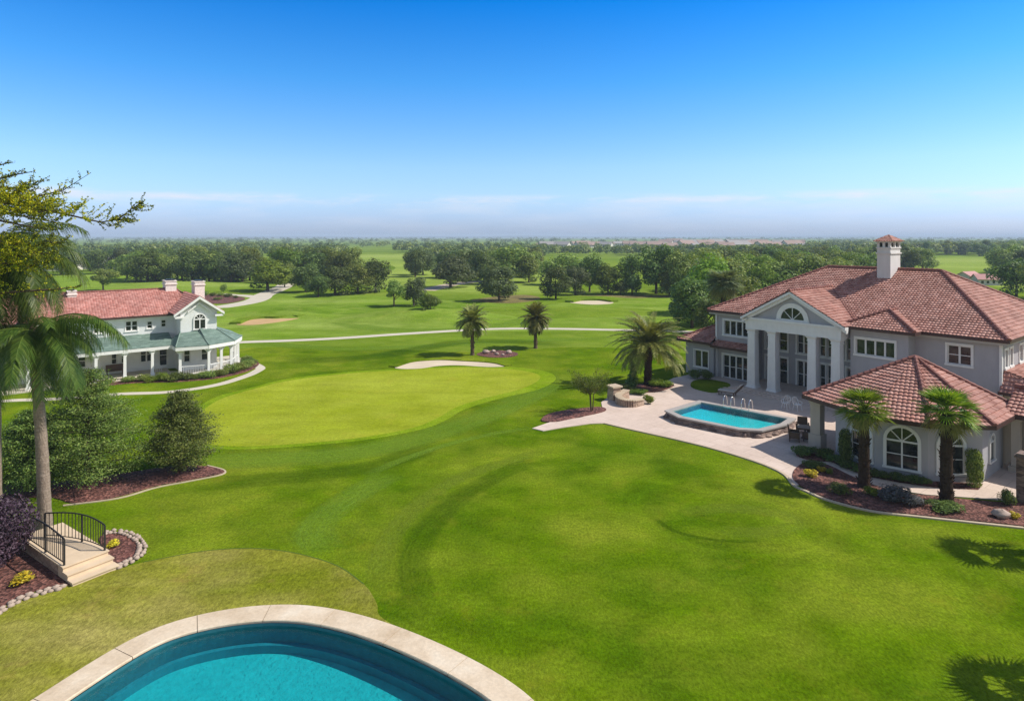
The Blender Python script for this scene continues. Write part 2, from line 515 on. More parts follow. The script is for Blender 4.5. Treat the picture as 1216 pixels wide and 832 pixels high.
M_pwall = M('pool_tile', (0.025, 0.13, 0.16), 0.35, 0.25, 4.0)
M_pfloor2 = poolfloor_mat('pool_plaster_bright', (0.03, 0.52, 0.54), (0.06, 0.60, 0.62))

M_stucco = M('grey_stucco', (0.40, 0.39, 0.41), 0.85, 0.07, 1.2, 0.08, 40, 0.15, grime=0.07)
M_tan = M('tan_stucco', (0.50, 0.44, 0.38), 0.85, 0.08, 1.2, 0.08, 40, 0.15, grime=0.10)
M_white = M('white_trim', (0.74, 0.73, 0.71), 0.5, 0.06, 2.0, 0, 20, 0.3, grime=0.06)
M_wwhite = M('white_siding_trim', (0.80, 0.79, 0.76), 0.5, 0.06, 2.0, 0, 20, 0.3, grime=0.05)
def glass_mat(name, c=(0.012, 0.016, 0.018)):
    t = NT(name)
    g = t.noise(t.objc(), 1.6, 3, 0.6)
    t.col(t.mix(t.ramp(g, [(0.42, 0.0), (0.62, 1.0)]), c, (0.05, 0.055, 0.05)))
    t.p(Roughness=0.06)
    t.b.inputs['Specular IOR Level'].default_value = 0.6
    t.bump(t.noise(t.objc(), 0.8, 2), 0.06, 0.05)
    return t.m
M_glass = glass_mat('window_glass')
M_gutter = M('dark_gutter', (0.075, 0.040, 0.034), 0.5, 0.2, 3.0)
M_soffit = M('soffit', (0.42, 0.40, 0.38), 0.7, 0.08)
M_tile = tile_mat('clay_roof_tiles', [(0.30, 0.135, 0.104), (0.40, 0.190, 0.150), (0.45, 0.230, 0.185), (0.51, 0.285, 0.235), (0.35, 0.160, 0.125)])
M_ridge = M('ridge_tile', (0.24, 0.095, 0.075), 0.7, 0.35, 2.5, 0.3, 8)
M_tileL = tile_mat('red_roof_tiles', [(0.36, 0.145, 0.115), (0.46, 0.205, 0.170), (0.54, 0.275, 0.235), (0.41, 0.175, 0.145)], 0.18)
M_greenroof = tile_mat('green_shingles', [(0.135, 0.200, 0.165), (0.170, 0.240, 0.20), (0.205, 0.28, 0.235)], 0.15)
def siding_mat():
    t = NT('white_clapboard')
    v = t.objc()
    z = t.n('ShaderNodeSeparateXYZ', {0: v}).outputs['Z']
    s_ = t.math('FRACT', t.math('MULTIPLY', z, 6.0))
    t.col(t.mix(1.0, (0.80, 0.80, 0.79), t.ramp(t.noise(v, 1.2, 4), [(0.3, 0.93), (0.7, 1.03)]), 'MULTIPLY'))
    t.p(Roughness=0.6)
    t.bump(s_, 0.7, 0.03)
    return t.m
M_siding = siding_mat()
M_brickwhite = M('whitewashed_brick', (0.78, 0.69, 0.65), 0.8, 0.25, 6, 0.4, 14)
def stone_mat(name, cols, scale=3.0, stretch=(1, 1, 2.2)):
    t = NT(name)
    v = t.n('ShaderNodeMapping', {'Vector': t.objc(), 'Scale': stretch}).outputs[0]
    vo = t.n('ShaderNodeTexVoronoi', {'Vector': v, 'Scale': scale})
    c = t.ramp(t.n('ShaderNodeSeparateColor', {0: vo.outputs['Color']}).outputs[0], [(i / (len(cols) - 1), k) for i, k in enumerate(cols)])
    ve = t.n('ShaderNodeTexVoronoi', {'Vector': v, 'Scale': scale}, feature='DISTANCE_TO_EDGE')
    c = t.mix(1.0, c, t.ramp(ve.outputs['Distance'], [(0.0, 0.45), (0.06, 1.0)]), 'MULTIPLY')
    t.col(c); t.p(Roughness=0.85)
    t.bump(ve.outputs['Distance'], 0.7, 0.05)
    return t.m
M_stone = stone_mat('ledge_stone', [(0.10, 0.065, 0.055), (0.20, 0.135, 0.11), (0.28, 0.20, 0.165), (0.15, 0.10, 0.09)])
M_stonelight = stone_mat('tan_stone', [(0.36, 0.25, 0.18), (0.45, 0.33, 0.25), (0.30, 0.20, 0.15)])
M_poolcop = M('grey_coping', (0.36, 0.33, 0.31), 0.7, 0.15, 2, 0.2, 10)
M_rock = M('pale_rock', (0.44, 0.34, 0.29), 0.9, 0.3, 4, 0.6, 6)
M_cobble = M('cobble', (0.43, 0.335, 0.27), 0.85, 0.28, 3, 0.4, 12)
M_step = M('sandstone_step', (0.62, 0.48, 0.33), 0.8, 0.14, 2, 0.2, 12)
M_iron = M('black_iron', (0.025, 0.024, 0.024), 0.45, 0.2, 6)
M_chrome = M('polished_steel', (0.75, 0.75, 0.76), 0.2, 0.05, 5, metal=1.0)
M_wire = M('white_wire', (0.75, 0.74, 0.72), 0.5, 0.1)
M_wicker = M('brown_wicker', (0.12, 0.075, 0.05), 0.7, 0.3, 20, 0.4, 60)
M_cush = M('pale_cushion', (0.52, 0.48, 0.44), 0.85, 0.1, 6, 0.2, 40)
M_umb = M('table_top', (0.30, 0.22, 0.17), 0.5, 0.2, 6)
M_bark = M('tree_bark', (0.10, 0.070, 0.048), 0.9, 0.4, 7, 0.8, 14, 0.1)
def palmtrunk_mat(name, c1, c2, ring):
    t = NT(name)
    v = t.objc()
    z = t.n('ShaderNodeSeparateXYZ', {0: v}).outputs['Z']
    w = t.math('ADD', t.math('MULTIPLY', z, ring), t.math('MULTIPLY', t.noise(v, 3.0, 3), 1.5))
    s_ = t.math('FRACT', w)
    n2 = t.noise(v, 14, 4, 0.7, stretch=(1, 1, 0.35))
    c = t.mix(t.ramp(n2, [(0.3, 0.0), (0.7, 1.0)]), c1, c2)
    c = t.mix(1.0, c, t.ramp(s_, [(0.0, 0.6), (0.2, 1.0), (1.0, 0.92)]), 'MULTIPLY')
    t.col(c); t.p(Roughness=0.9)
    t.b.inputs['Specular IOR Level'].default_value = 0.1
    t.bump(t.math('ADD', s_, n2), 0.7, 0.05)
    return t.m
M_ptrunk = palmtrunk_mat('grey_palm_trunk', (0.25, 0.185, 0.145), (0.42, 0.33, 0.265), 7.0)
M_pfib = palmtrunk_mat('fibrous_palm_trunk', (0.035, 0.022, 0.016), (0.085, 0.055, 0.038), 5.0)
M_pbrown = palmtrunk_mat('brown_palm_trunk', (0.10, 0.068, 0.045), (0.20, 0.14, 0.095), 4.0)
M_leaf_oak = leaf_mat('oak_leaves', [(0.070, 0.115, 0.020), (0.150, 0.215, 0.036), (0.230, 0.290, 0.062), (0.320, 0.365, 0.095)])
M_leaf_dark = leaf_mat('dark_leaves', [(0.042, 0.080, 0.018), (0.102, 0.160, 0.034), (0.190, 0.250, 0.062)])
M_leaf_lime = leaf_mat('lime_leaves', [(0.095, 0.165, 0.012), (0.165, 0.250, 0.020), (0.250, 0.325, 0.036)])
M_leaf_grey = leaf_mat('greygreen_leaves', [(0.070, 0.100, 0.036), (0.105, 0.142, 0.050), (0.150, 0.180, 0.070)])
M_leaf_cedar = leaf_mat('cedar_foliage', [(0.040, 0.076, 0.014), (0.095, 0.150, 0.026), (0.165, 0.225, 0.044), (0.245, 0.290, 0.070)], trans=0.2)
M_leaf_purple = leaf_mat('purple_leaves', [(0.022, 0.012, 0.020), (0.050, 0.026, 0.042), (0.105, 0.070, 0.10)], trans=0.15)
M_leaf_yel = leaf_mat('yellow_leaves', [(0.12, 0.17, 0.012), (0.30, 0.31, 0.014), (0.50, 0.42, 0.014), (0.58, 0.44, 0.018)], trans=0.45)
M_leaf_olive = leaf_mat('olive_leaves', [(0.075, 0.125, 0.018), (0.125, 0.180, 0.026), (0.19, 0.230, 0.040)], trans=0.4)
M_fan = leaf_mat('fan_fronds', [(0.10, 0.19, 0.012), (0.165, 0.275, 0.020), (0.27, 0.36, 0.045)], trans=0.35, rough=0.4)
M_fandry = leaf_mat('yellowed_fronds', [(0.17, 0.17, 0.045), (0.28, 0.25, 0.075), (0.12, 0.14, 0.03)], trans=0.3)
M_feather = leaf_mat('feather_fronds', [(0.038, 0.092, 0.014), (0.080, 0.150, 0.022), (0.150, 0.215, 0.036)], trans=0.3, rough=0.4)
M_date = leaf_mat('date_fronds', [(0.100, 0.130, 0.024), (0.195, 0.215, 0.048), (0.310, 0.305, 0.095)], trans=0.3, rough=0.45)
M_fangrey = leaf_mat('grey_fan_fronds', [(0.10, 0.14, 0.06), (0.17, 0.21, 0.11), (0.25, 0.28, 0.17)], trans=0.3)
M_chim = M('chimney_stucco', (0.66, 0.63, 0.62), 0.85, 0.06, 1.5, 0.08, 30, 0.15, grime=0.06)
M_flower = leaf_mat('yellow_flowers', [(0.55, 0.40, 0.02), (0.62, 0.50, 0.03), (0.20, 0.24, 0.03)], trans=0.2)
M_lav = leaf_mat('lavender_leaves', [(0.12, 0.13, 0.12), (0.18, 0.17, 0.19), (0.09, 0.10, 0.09)], trans=0.2)

# ------------------------------------------------------------------ building kit
def tile_plane(mb, poly, course=0.31, pitch=0.23, amp=0.04, step=0.06, sub=4, seed=0):
    """courses of real barrel tiles over a convex roof plane; poly[0] -> poly[1] is the eave"""
    poly = [Vector(p) for p in poly]
    A = poly[0]
    ux = (poly[1] - A).normalized()
    nrm = None
    for q in poly[2:]:
        c = ux.cross(q - A)
        if c.length > 1e-6: nrm = c.normalized(); break
    if nrm.z < 0: nrm = -nrm
    uy = nrm.cross(ux).normalized()
    if uy.z < 0: uy = -uy
    q2 = [((p - A).dot(ux), (p - A).dot(uy)) for p in poly]
    bmax = max(b for _, b in q2)
    def rng(b):
        xs = []
        n = len(q2)
        for i in range(n):
            (a0, b0), (a1, b1) = q2[i], q2[(i + 1) % n]
            if abs(b1 - b0) < 1e-9:
                if abs(b - b0) < 1e-6: xs += [a0, a1]
            elif min(b0, b1) - 1e-6 <= b <= max(b0, b1) + 1e-6:
                xs.append(a0 + (a1 - a0) * (b - b0) / (b1 - b0))
        return (min(xs), max(xs)) if xs else (0, 0)
    rnd = random.Random(seed)
    k = 0
    d = pitch / sub
    W3 = lambda a, b, h: A + ux * a + uy * b + nrm * h
    while k * course < bmax - 1e-4:
        b0 = k * course
        b1 = min(b0 + course, bmax)
        l0, h0 = rng(b0); l1, h1 = rng(b1)
        lo, hi = min(l0, l1), max(h0, h1)
        j0, j1 = math.floor(lo / d), math.ceil(hi / d)
        pa = None
        for j in range(j0, j1 + 1):
            a = j * d
            w = amp * abs(math.sin(math.pi * a / pitch)) if amp else 0
            ab, at = min(max(a, l0), h0), min(max(a, l1), h1)
            jit = rnd.uniform(-.008, .008)
            cur = (W3(ab, b0, step + w + jit), W3(at, b1, w * 0.9), W3(ab, b0, -0.02))
            if pa:
                t0, t1, t2 = pa
                u = ((j - 0.5) * d / pitch, k + 0.5)
                if (cur[0] - t0).length > 1e-4 or (cur[1] - t1).length > 1e-4:
                    mb.add([t0, cur[0], cur[1], t1], [(0, 1, 2, 3)], [[u] * 4])
                if (cur[0] - t0).length > 1e-4:
                    mb.add([t2, cur[2], cur[0], t0], [(0, 1, 2, 3)], [[u] * 4])
            pa = cur
        k += 1
def ridge(mb, a, b, r=0.13, seg=0.36):
    a, b = Vector(a), Vector(b)
    n = max(1, int((b - a).length / seg))
    pts = []; rad = []
    for i in range(n):
        pts += [a.lerp(b, i / n), a.lerp(b, (i + 0.97) / n)]
        rad += [r * 1.08, r * 0.86]
    mb.tube(pts, rad, 8, True, False)
def strip(mb, pts, z0, z1, th=0.06, closed=False):
    """upright board along a plan polyline (gutter, fascia)"""
    n = len(pts)
    for i in range(n if closed else n - 1):
        a, b = Vector(pts[i]).to_2d(), Vector(pts[(i + 1) % n]).to_2d()
        d = (b - a).normalized()
        o = Vector((d.y, -d.x))
        mb.obox((a.x, a.y, 0), (d.x, d.y, 0), (o.x, o.y, 0), -th * 0.45, (b - a).length + th * 0.45, -th / 2, th / 2, z0, z1)

class Seg:
    def __init__(s, p0, p1):
        s.o = Vector((p0[0], p0[1], 0))
        d = Vector((p1[0] - p0[0], p1[1] - p0[1], 0))
        s.L = d.length
        s.ax = d.normalized()
        s.out = Vector((s.ax.y, -s.ax.x, 0))
    def q(s, a, o, z): return s.o + s.ax * a + s.out * o + Vector((0, 0, z))
    def at(s, x):   # distance along for a local x (for segments running along x)
        return (x - s.o.x) / s.ax.x
    def wall(s, mb, z0, z1, ops=(), rev=0.17, th=0.25):
        A = sorted({0.0, s.L} | {v for o in ops for v in o[:2]})
        Z = sorted({z0, z1} | {v for o in ops for v in o[2:4]})
        for i in range(len(A) - 1):
            for j in range(len(Z) - 1):
                am, zm = (A[i] + A[i + 1]) / 2, (Z[j] + Z[j + 1]) / 2
                if any(o[0] < am < o[1] and o[2] < zm < o[3] for o in ops): continue
                mb.add([s.q(A[i], 0, Z[j]), s.q(A[i + 1], 0, Z[j]), s.q(A[i + 1], 0, Z[j + 1]), s.q(A[i], 0, Z[j + 1])], [(0, 1, 2, 3)])
        mb.add([s.q(0, -th, z0), s.q(s.L, -th, z0), s.q(s.L, -th, z1), s.q(0, -th, z1)], [(3, 2, 1, 0)])
        for a0, a1, b0, b1 in [o[:4] for o in ops]:
            mb.add([s.q(a0, 0, b0), s.q(a1, 0, b0), s.q(a1, 0, b1), s.q(a0, 0, b1), s.q(a0, -rev, b0), s.q(a1, -rev, b0), s.q(a1, -rev, b1), s.q(a0, -rev, b1)],
                   [(0, 1, 5, 4), (1, 2, 6, 5), (2, 3, 7, 6), (3, 0, 4, 7)])
    def bx(s, mb, a0, a1, o0, o1, z0, z1): mb.obox(s.o, s.ax, s.out, a0, a1, o0, o1, z0, z1)
    def window(s, op, parent, nx=2, nz=1, trim=0.10, mat=None, name='window', sill=True, label=None):
        mat = mat or M_white
        a0, a1, z0, z1 = op
        m = MB()
        t = trim
        s.bx(m, a0 - t, a0 + 0.004, -0.03, 0.05, z0 - (0 if sill else t), z1)
        s.bx(m, a1 - 0.004, a1 + t, -0.03, 0.05, z0 - (0 if sill else t), z1)
        s.bx(m, a0 - t, a1 + t, -0.03, 0.06, z1, z1 + t * 1.2)
        if sill: s.bx(m, a0 - t - 0.03, a1 + t + 0.03, -0.03, 0.10, z0 - t, z0 + 0.003)
        f = 0.055
        s.bx(m, a0, a0 + f, -0.15, -0.06, z0, z1); s.bx(m, a1 - f, a1, -0.15, -0.06, z0, z1)
        s.bx(m, a0 + f, a1 - f, -0.15, -0.06, z0, z0 + f); s.bx(m, a0 + f, a1 - f, -0.15, -0.06, z1 - f, z1)
        for i in range(1, nx):
            c = a0 + (a1 - a0) * i / nx
            s.bx(m, c - 0.06, c + 0.06, -0.15, -0.05, z0 + f, z1 - f)
        for j in range(1, nz):
            c = z0 + (z1 - z0) * j / nz
            s.bx(m, a0 + f, a1 - f, -0.14, -0.075, c - 0.025, c + 0.025)
        w = m.build(name, mat, parent)
        if label: w['label'] = label
        g = MB()
        for i in range(nx):
            c0, c1 = a0 + (a1 - a0) * i / nx, a0 + (a1 - a0) * (i + 1) / nx
            s.bx(g, c0 + 0.03, c1 - 0.03, -0.125, -0.11, z0 + 0.03, z1 - 0.03)
        g.build('pane', M_glass, w)
        return w
    def arched(s, ac, w, z0, zs, parent, band=0.16, nx=2, label=None, rays=3, mat=None):
        """round-headed window standing on the wall: moulded surround, dark panes, glazing bars"""
        mat = mat or M_white
        r = w / 2
        m = MB()
        N = 14
        ang = [math.pi * i / N for i in range(N + 1)]
        def arch(rad): return [(ac + rad * math.cos(a), zs + rad * math.sin(a)) for a in ang]
        inn = [(ac + r, z0)] + arch(r) + [(ac - r, z0)]
        ou = [(ac + r + band, z0)] + arch(r + band) + [(ac - r - band, z0)]
        n = len(inn)
        vv = [s.q(a, 0.09, z) for a, z in inn] + [s.q(a, 0.09, z) for a, z in ou] + [s.q(a, -0.01, z) for a, z in inn] + [s.q(a, -0.01, z) for a, z in ou]
        ff = []
        for i in range(n - 1):
            ff += [(i, n + i, n + i + 1, i + 1), (n + i, 3 * n + i, 3 * n + i + 1, n + i + 1), (i + 1, 2 * n + i + 1, 2 * n + i, i)]
        m.add(vv, ff)
        s.bx(m, ac - r - band - 0.04, ac + r + band + 0.04, -0.01, 0.13, z0 - 0.10, z0)
        for i in range(1, nx):
            c = ac - r + w * i / nx
            s.bx(m, c - 0.04, c + 0.04, 0.0, 0.06, z0, zs)
        s.bx(m, ac - r, ac + r, 0.0, 0.065, zs - 0.045, zs + 0.045)
        if zs - z0 > 1.1: s.bx(m, ac - r, ac + r, 0.0, 0.05, z0 + (zs - z0) * 0.5 - 0.02, z0 + (zs - z0) * 0.5 + 0.02)
        for k in range(1, rays + 1):
            a = math.pi * k / (rays + 1)
            p0, p1 = (ac, zs), (ac + r * math.cos(a), zs + r * math.sin(a))
            nx_, nz_ = -math.sin(a) * 0.025, math.cos(a) * 0.025
            q = [(p0[0] + nx_, p0[1] + nz_), (p0[0] - nx_, p0[1] - nz_), (p1[0] - nx_, p1[1] - nz_), (p1[0] + nx_, p1[1] + nz_)]
            m.hexa([s.q(a_, 0.012, z_) for a_, z_ in q], [s.q(a_, 0.055, z_) for a_, z_ in q])
        o = m.build('arched_window', mat, parent)
        if label: o['label'] = label
        g = MB()
        g.add([s.q(a, 0.008, z) for a, z in inn], [tuple(range(n))])
        g.build('pane', M_glass, o)
        return o

# ------------------------------------------------------------------ ground, greens, paths
POOLC = [(-13.4, 17.9), (-11.55, 21.35), (-7.8, 22.5), (-3.65, 21.15), (0.57, 17.9), (1.6, 14.0), (-0.8, 9.8), (-6.4, 8.0), (-12.2, 9.8), (-14.5, 14.0)]
pool_out = spline(POOLC, 12)
pc = Vector((-6.4, 15.2))
def inset(pts, d):
    n = len(pts); out = []
    for i in range(n):
        t = (pts[(i + 1) % n] - pts[i - 1]).normalized()
        nn = Vector((-t.y, t.x))
        if (pc - pts[i]).dot(nn) < 0: nn = -nn
        out.append(pts[i] + nn * d)
    return out
pool_in = inset(pool_out, 0.92)
pool_hole = inset(pool_out, 0.45)

def ring_fill(name, outer, hole, z, mat, kind='structure', skirt=0):
    bm = bmesh.new()
    es = []
    for loop in (outer, hole):
        vs_ = [bm.verts.new((p[0], p[1], z)) for p in loop]
        es += [bm.edges.new((vs_[i], vs_[(i + 1) % len(vs_)])) for i in range(len(vs_))]
    bmesh.ops.triangle_fill(bm, use_beauty=True, use_dissolve=False, edges=es, normal=(0, 0, 1))
    bm.normal_update()
    for f in bm.faces:
        if f.normal.z < 0: f.normal_flip()
    if skirt:
        n = len(outer)
        a = [bm.verts.new((p[0], p[1], z)) for p in outer]; b = [bm.verts.new((p[0], p[1], z - skirt)) for p in outer]
        for i in range(n):
            bm.faces.new((a[i], b[i], b[(i + 1) % n], a[(i + 1) % n]))
    me = bpy.data.meshes.new(name)
    bm.to_mesh(me); bm.free()
    me.materials.append(mat)
    o = mesh_obj(name, me)
    if kind: o['kind'] = kind
    return o
BIG = 9000
ring_fill('ground', [(-BIG, -60), (-BIG, BIG), (BIG, BIG), (BIG, -60)], pool_hole, 0.0, M_rough)

# lawn round the house and the near slope, then the fairway beyond
lawn_pts = px([(-900, 600), (-420, 470), (-100, 448), (130, 424), (300, 413), (420, 412), (560, 418), (700, 412), (860, 425), (1100, 470), (1700, 560)]) + [Vector((70, 12)), Vector((30, -30)), Vector((-40, -30)), Vector((-60, 14))]
ring_fill('lawn', spline(lawn_pts, 6), pool_hole, 0.004, M_lawn)
sheet('fairway', px([(-260, 420), (-40, 372), (60, 343), (180, 341), (262, 352), (330, 346), (420, 350), (520, 356), (640, 362), (700, 355), (800, 352), (900, 352), (1100, 362), (1300, 380), (1300, 398), (900, 398), (740, 393), (538, 394.5), (400, 403.5), (270, 409), (60, 424)]), 0.004, M_fair, smooth=6, skirt=0)
sheet('far_fairway', px([(415, 333), (470, 318), (440, 305), (490, 302), (560, 314), (640, 322), (700, 330), (640, 340), (700, 347), (560, 347), (470, 343)]), 0.006, M_field, smooth=6, skirt=0)
sheet('far_field', px([(1085, 312), (1120, 305.5), (1165, 305.5), (1196, 315), (1260, 330), (1230, 345), (1130, 330)]), 0.01, M_field, smooth=5, skirt=0)
sheet('light_field', px([(395, 310), (415, 302.5), (470, 302.5), (478, 309), (450, 314)]), 0.012, M_field, smooth=5, skirt=0)
sheet('left_field', px([(40, 345), (60, 330), (130, 324), (210, 322), (300, 331), (345, 337), (250, 345), (120, 350)]), 0.008, M_fair, smooth=5, skirt=0)

green_pts = px([(238, 490), (262, 474), (297, 463), (335, 453.5), (372, 448), (420, 443), (467, 440), (543, 436.5), (600, 438), (634, 443), (641, 450), (618, 462), (575, 473), (543, 483), (520, 496), (490, 508), (430, 519.5), (353, 527), (280, 530), (240, 525), (228, 508)])
green_s = spline(green_pts, 8)
gc = sum(green_s, Vector((0, 0))) / len(green_s)
def grow(pts, d):
    n = len(pts); out = []
    for i in range(n):
        t = (pts[(i + 1) % n] - pts[i - 1]).normalized()
        nn = Vector((t.y, -t.x))
        if (pts[i] - gc).dot(nn) < 0: nn = -nn
        out.append(pts[i] + nn * d)
    return out
fr_pts = px([(225, 492), (255, 472), (297, 460.5), (335, 451), (372, 445.8), (420, 441), (467, 438.2), (543, 435), (610, 436), (648, 441), (660, 450), (640, 462), (590, 474), (552, 486), (527, 500), (495, 511), (430, 522.5), (353, 530), (275, 533.5), (232, 529), (215, 510)])
sheet('fringe', fr_pts, 0.012, M_fringe, smooth=8, skirt=0.01)
sheet('putting_green', green_s, 0.02, M_green, smooth=0, skirt=0.01)

# dry turf round the near pool
olive = px([(-120, 790), (-30, 735), (60, 702), (170, 668), (240, 655), (300, 651.5), (350, 657), (400, 672), (432, 694), (447, 716), (455, 735), (520, 770), (600, 812)]) + [Vector((2.8, 15)), Vector((2, 9)), Vector((-6, 5.5)), Vector((-15, 7)), Vector((-20, 12))]
ring_fill('dry_turf', spline(olive, 8), pool_hole, 0.03, M_olive, skirt=0.03)

ribbon('turf_edge', olive[3:9], 0.05, 0.0, M('turf_edge_shade', (0.075, 0.12, 0.008), .9), smooth=8, h=0.036)  # dark strip painted in place of the shade along the turf lip
# mown swathes left on the lawn: soft edged strips of lighter and darker turf
def swath_mat(name, c, amt):
    t = NT(name)
    uv = t.n('ShaderNodeUVMap', uv_map='UVMap').outputs[0]
    sp = t.n('ShaderNodeSeparateXYZ', {0: uv})
    u, w = sp.outputs['X'], sp.outputs['Y']
    prof = t.math('MULTIPLY', t.math('MULTIPLY', u, t.math('SUBTRACT', 1.0, u)), 4.0)
    ends = t.math('MULTIPLY', t.math('MULTIPLY', w, t.math('SUBTRACT', 1.0, w)), 4.0)
    edge = t.n('ShaderNodeMapRange', {0: prof, 1: 0.0, 2: 0.85}, interpolation_type='SMOOTHSTEP').outputs[0]
    ende = t.n('ShaderNodeMapRange', {0: ends, 1: 0.0, 2: 0.6}, interpolation_type='SMOOTHSTEP').outputs[0]
    st = t.n('ShaderNodeTexNoise', {'Vector': t.n('ShaderNodeMapping', {'Vector': uv, 'Scale': (6.0, 1.2, 0)}).outputs[0], 'Scale': 1.6, 'Detail': 4.0, 'Roughness': 0.65}).outputs[0]
    a = t.math('MULTIPLY', t.math('MULTIPLY', edge, ende), t.math('MULTIPLY', t.ramp(st, [(0.25, 0.35), (0.65, 1.0)]), amt))
    v = t.pos()
    k = t.mix(1.0, t.ramp(t.noise(v, 3.5, 4, 0.75), [(0.25, 0.8), (0.75, 1.18)]), t.ramp(t.noise(v, 11.0, 3, 0.8, stretch=(1, .55, 1)), [(0.34, 0.7), (0.5, 1.0), (0.66, 1.32)]), 'MULTIPLY')
    t.col(t.mix(1.0, c, k, 'MULTIPLY'))
    t.p(Roughness=0.95); t.b.inputs['Specular IOR Level'].default_value = 0.0
    t.bump(t.noise(v, 14, 4, 0.8), 0.6, 0.07)
    t.set(t.b, 'Alpha', a)
    return t.m
M_sw_light = swath_mat('light_mown_turf', (0.170, 0.285, 0.024), 0.6)
M_sw_pale = swath_mat('pale_mown_turf', (0.190, 0.260, 0.022), 0.45)
M_sw_dark = swath_mat('dark_mown_turf', (0.042, 0.108, 0.001), 0.4)
def swath(pts, width, z, mat, name='mown_swath'):
    pts = spline(px(pts), 10, False)
    n = len(pts); m = 8
    mb = MB(); grid = []
    for i, p in enumerate(pts):
        d = (pts[min(i + 1, n - 1)] - pts[max(i - 1, 0)]).normalized()
        nn = Vector((-d.y, d.x))
        w = width(i / (n - 1)) if callable(width) else width
        grid.append([p + nn * w * (j / m - .5) for j in range(m + 1)])
    for i in range(n - 1):
        for j in range(m):
            q = [grid[i][j], grid[i][j + 1], grid[i + 1][j + 1], grid[i + 1][j]]
            uv = [(j / m, i / (n - 1)), ((j + 1) / m, i / (n - 1)), ((j + 1) / m, (i + 1) / (n - 1)), (j / m, (i + 1) / (n - 1))]
            mb.add([(a.x, a.y, z) for a in q][::-1], [(0, 1, 2, 3)], [uv[::-1]])
    o = mb.build(name, mat); o['kind'] = 'structure'
swath([(110, 566), (220, 551), (300, 546), (400, 540), (480, 525), (540, 507), (600, 484), (650, 458), (665, 440)], 3.4, 0.007, M_sw_light)
swath([(240, 575), (330, 568), (420, 558), (470, 546), (520, 530)], 2.4, 0.009, M_sw_dark)
swath([(430, 566), (480, 545), (530, 528), (580, 516), (636, 507)], 0.8, 0.011, M_sw_light)
swath([(660, 530), (611, 546), (565, 560), (529, 576), (488, 607), (462, 640), (450, 672), (452, 705)], 1.3, 0.0125, M_sw_pale)
swath([(470, 560), (430, 582), (395, 606), (372, 632), (390, 660)], 2.2, 0.014, M_sw_light)
swath([(640, 545), (590, 565), (545, 592), (510, 625), (490, 668), (500, 720)], 1.6, 0.0155, M_sw_dark)
swath([(800, 612), (860, 603), (925, 610), (945, 622), (905, 632), (840, 628)], 1.3, 0.007, M_sw_pale)
swath([(775, 612), (800, 630), (850, 641), (910, 643)], 0.35, 0.009, M_sw_dark)
swath([(285, 404), (400, 414), (520, 410), (640, 404), (740, 402)], 3.0, 0.007, M_sw_light)
swath([(330, 428), (440, 424), (560, 405), (680, 410)], 4.0, 0.009, M_sw_dark)
swath([(380, 370), (430, 388), (520, 392), (610, 384), (640, 372)], 5.0, 0.009, M_sw_light)
swath([(640, 376), (720, 372), (800, 372)], 7.0, 0.0105, M_sw_light)
# bunkers: sand sheet inside a low grassy berm
def bunker(name, pts, sand, lip=0.35, z=0.03, wid=1.2):
    sheet(name, pts, z, sand, smooth=8, skirt=0.02)
def mound(name, c, rx, ry, h, mat, rot=0.0, n=28, m=10, p=2.0):
    mb = MB()
    vv = [(c.x, c.y, h)]
    for i in range(1, m + 1):
        r = i / m
        zz = h * (0.5 + 0.5 * math.cos(math.pi * r)) - (0.04 if i == m else 0)
        for k in range(n):
            a = 2 * math.pi * k / n
            x, y = rx * r * math.cos(a), ry * r * math.sin(a)
            vv.append((c.x + x * math.cos(rot) - y * math.sin(rot), c.y + x * math.sin(rot) + y * math.cos(rot), zz))
    ff = [(0, 1 + k, 1 + (k + 1) % n) for k in range(n)]
    for i in range(m - 1):
        ff += [(1 + i * n + k, 1 + (i + 1) * n + k, 1 + (i + 1) * n + (k + 1) % n, 1 + i * n + (k + 1) % n) for k in range(n)]
    mb.add(vv, ff, smooth=True)
    o = mb.build(name, mat)
    o['kind'] = 'structure'
    return o
bunker('greenside_bunker', px([(469, 436.3), (486, 431), (505, 428.7), (527, 427.8), (550, 429), (573, 430.2), (590, 432), (601, 434.8), (580, 435.8), (545, 433.8), (520, 434.6), (500, 437.5), (480, 438.2)]), M_sand)
bunker('left_bunker', px([(281, 385.3), (293, 380.5), (312, 378.5), (330, 378.5), (345, 376.6), (356, 377.5), (340, 381), (315, 384.5), (295, 386)]), M_sandred)
bunker('right_bunker', px([(677, 359.3), (690, 357.4), (712, 357.2), (728, 359), (722, 361), (700, 361.6)]), M_sand)
ribbon('bunker_lip', px([(279, 385), (292, 379.8), (312, 377.6), (330, 377.4), (345, 375.6), (358, 376.6)]), 1.6, 0.0, M_rough, h=0.34)
ribbon('bunker_lip', px([(676, 359), (688, 356.8), (712, 356.5), (730, 358.6)]), 1.8, 0.0, M_rough, h=0.36)
ribbon('bunker_lip', px([(466, 436), (485, 430), (505, 427.7), (527, 426.9), (550, 428.1), (574, 429.4), (592, 431.3), (604, 434.6)]), 0.9, 0.0, M_lawn, h=0.12)
mound('bunker_berm', P(312, 374.5), 15, 5.0, 0.85, M_fair)
M_litter = grass('leaf_litter', (0.13, 0.10, 0.05), (0.19, 0.15, 0.07), (0.22, 0.22, 0.06), big=0.2)
mound('fairway_mound', P(500, 377), 17, 9, 1.5, M_fair, 0.1)
mound('bunker_berm', P(706, 355.5), 11, 3.2, 0.7, M_rough)
sheet('tree_mulch', px([(560, 357), (585, 352.5), (620, 350), (641, 353), (632, 357.5), (600, 360)]), 0.012, M_litter, smooth=6)
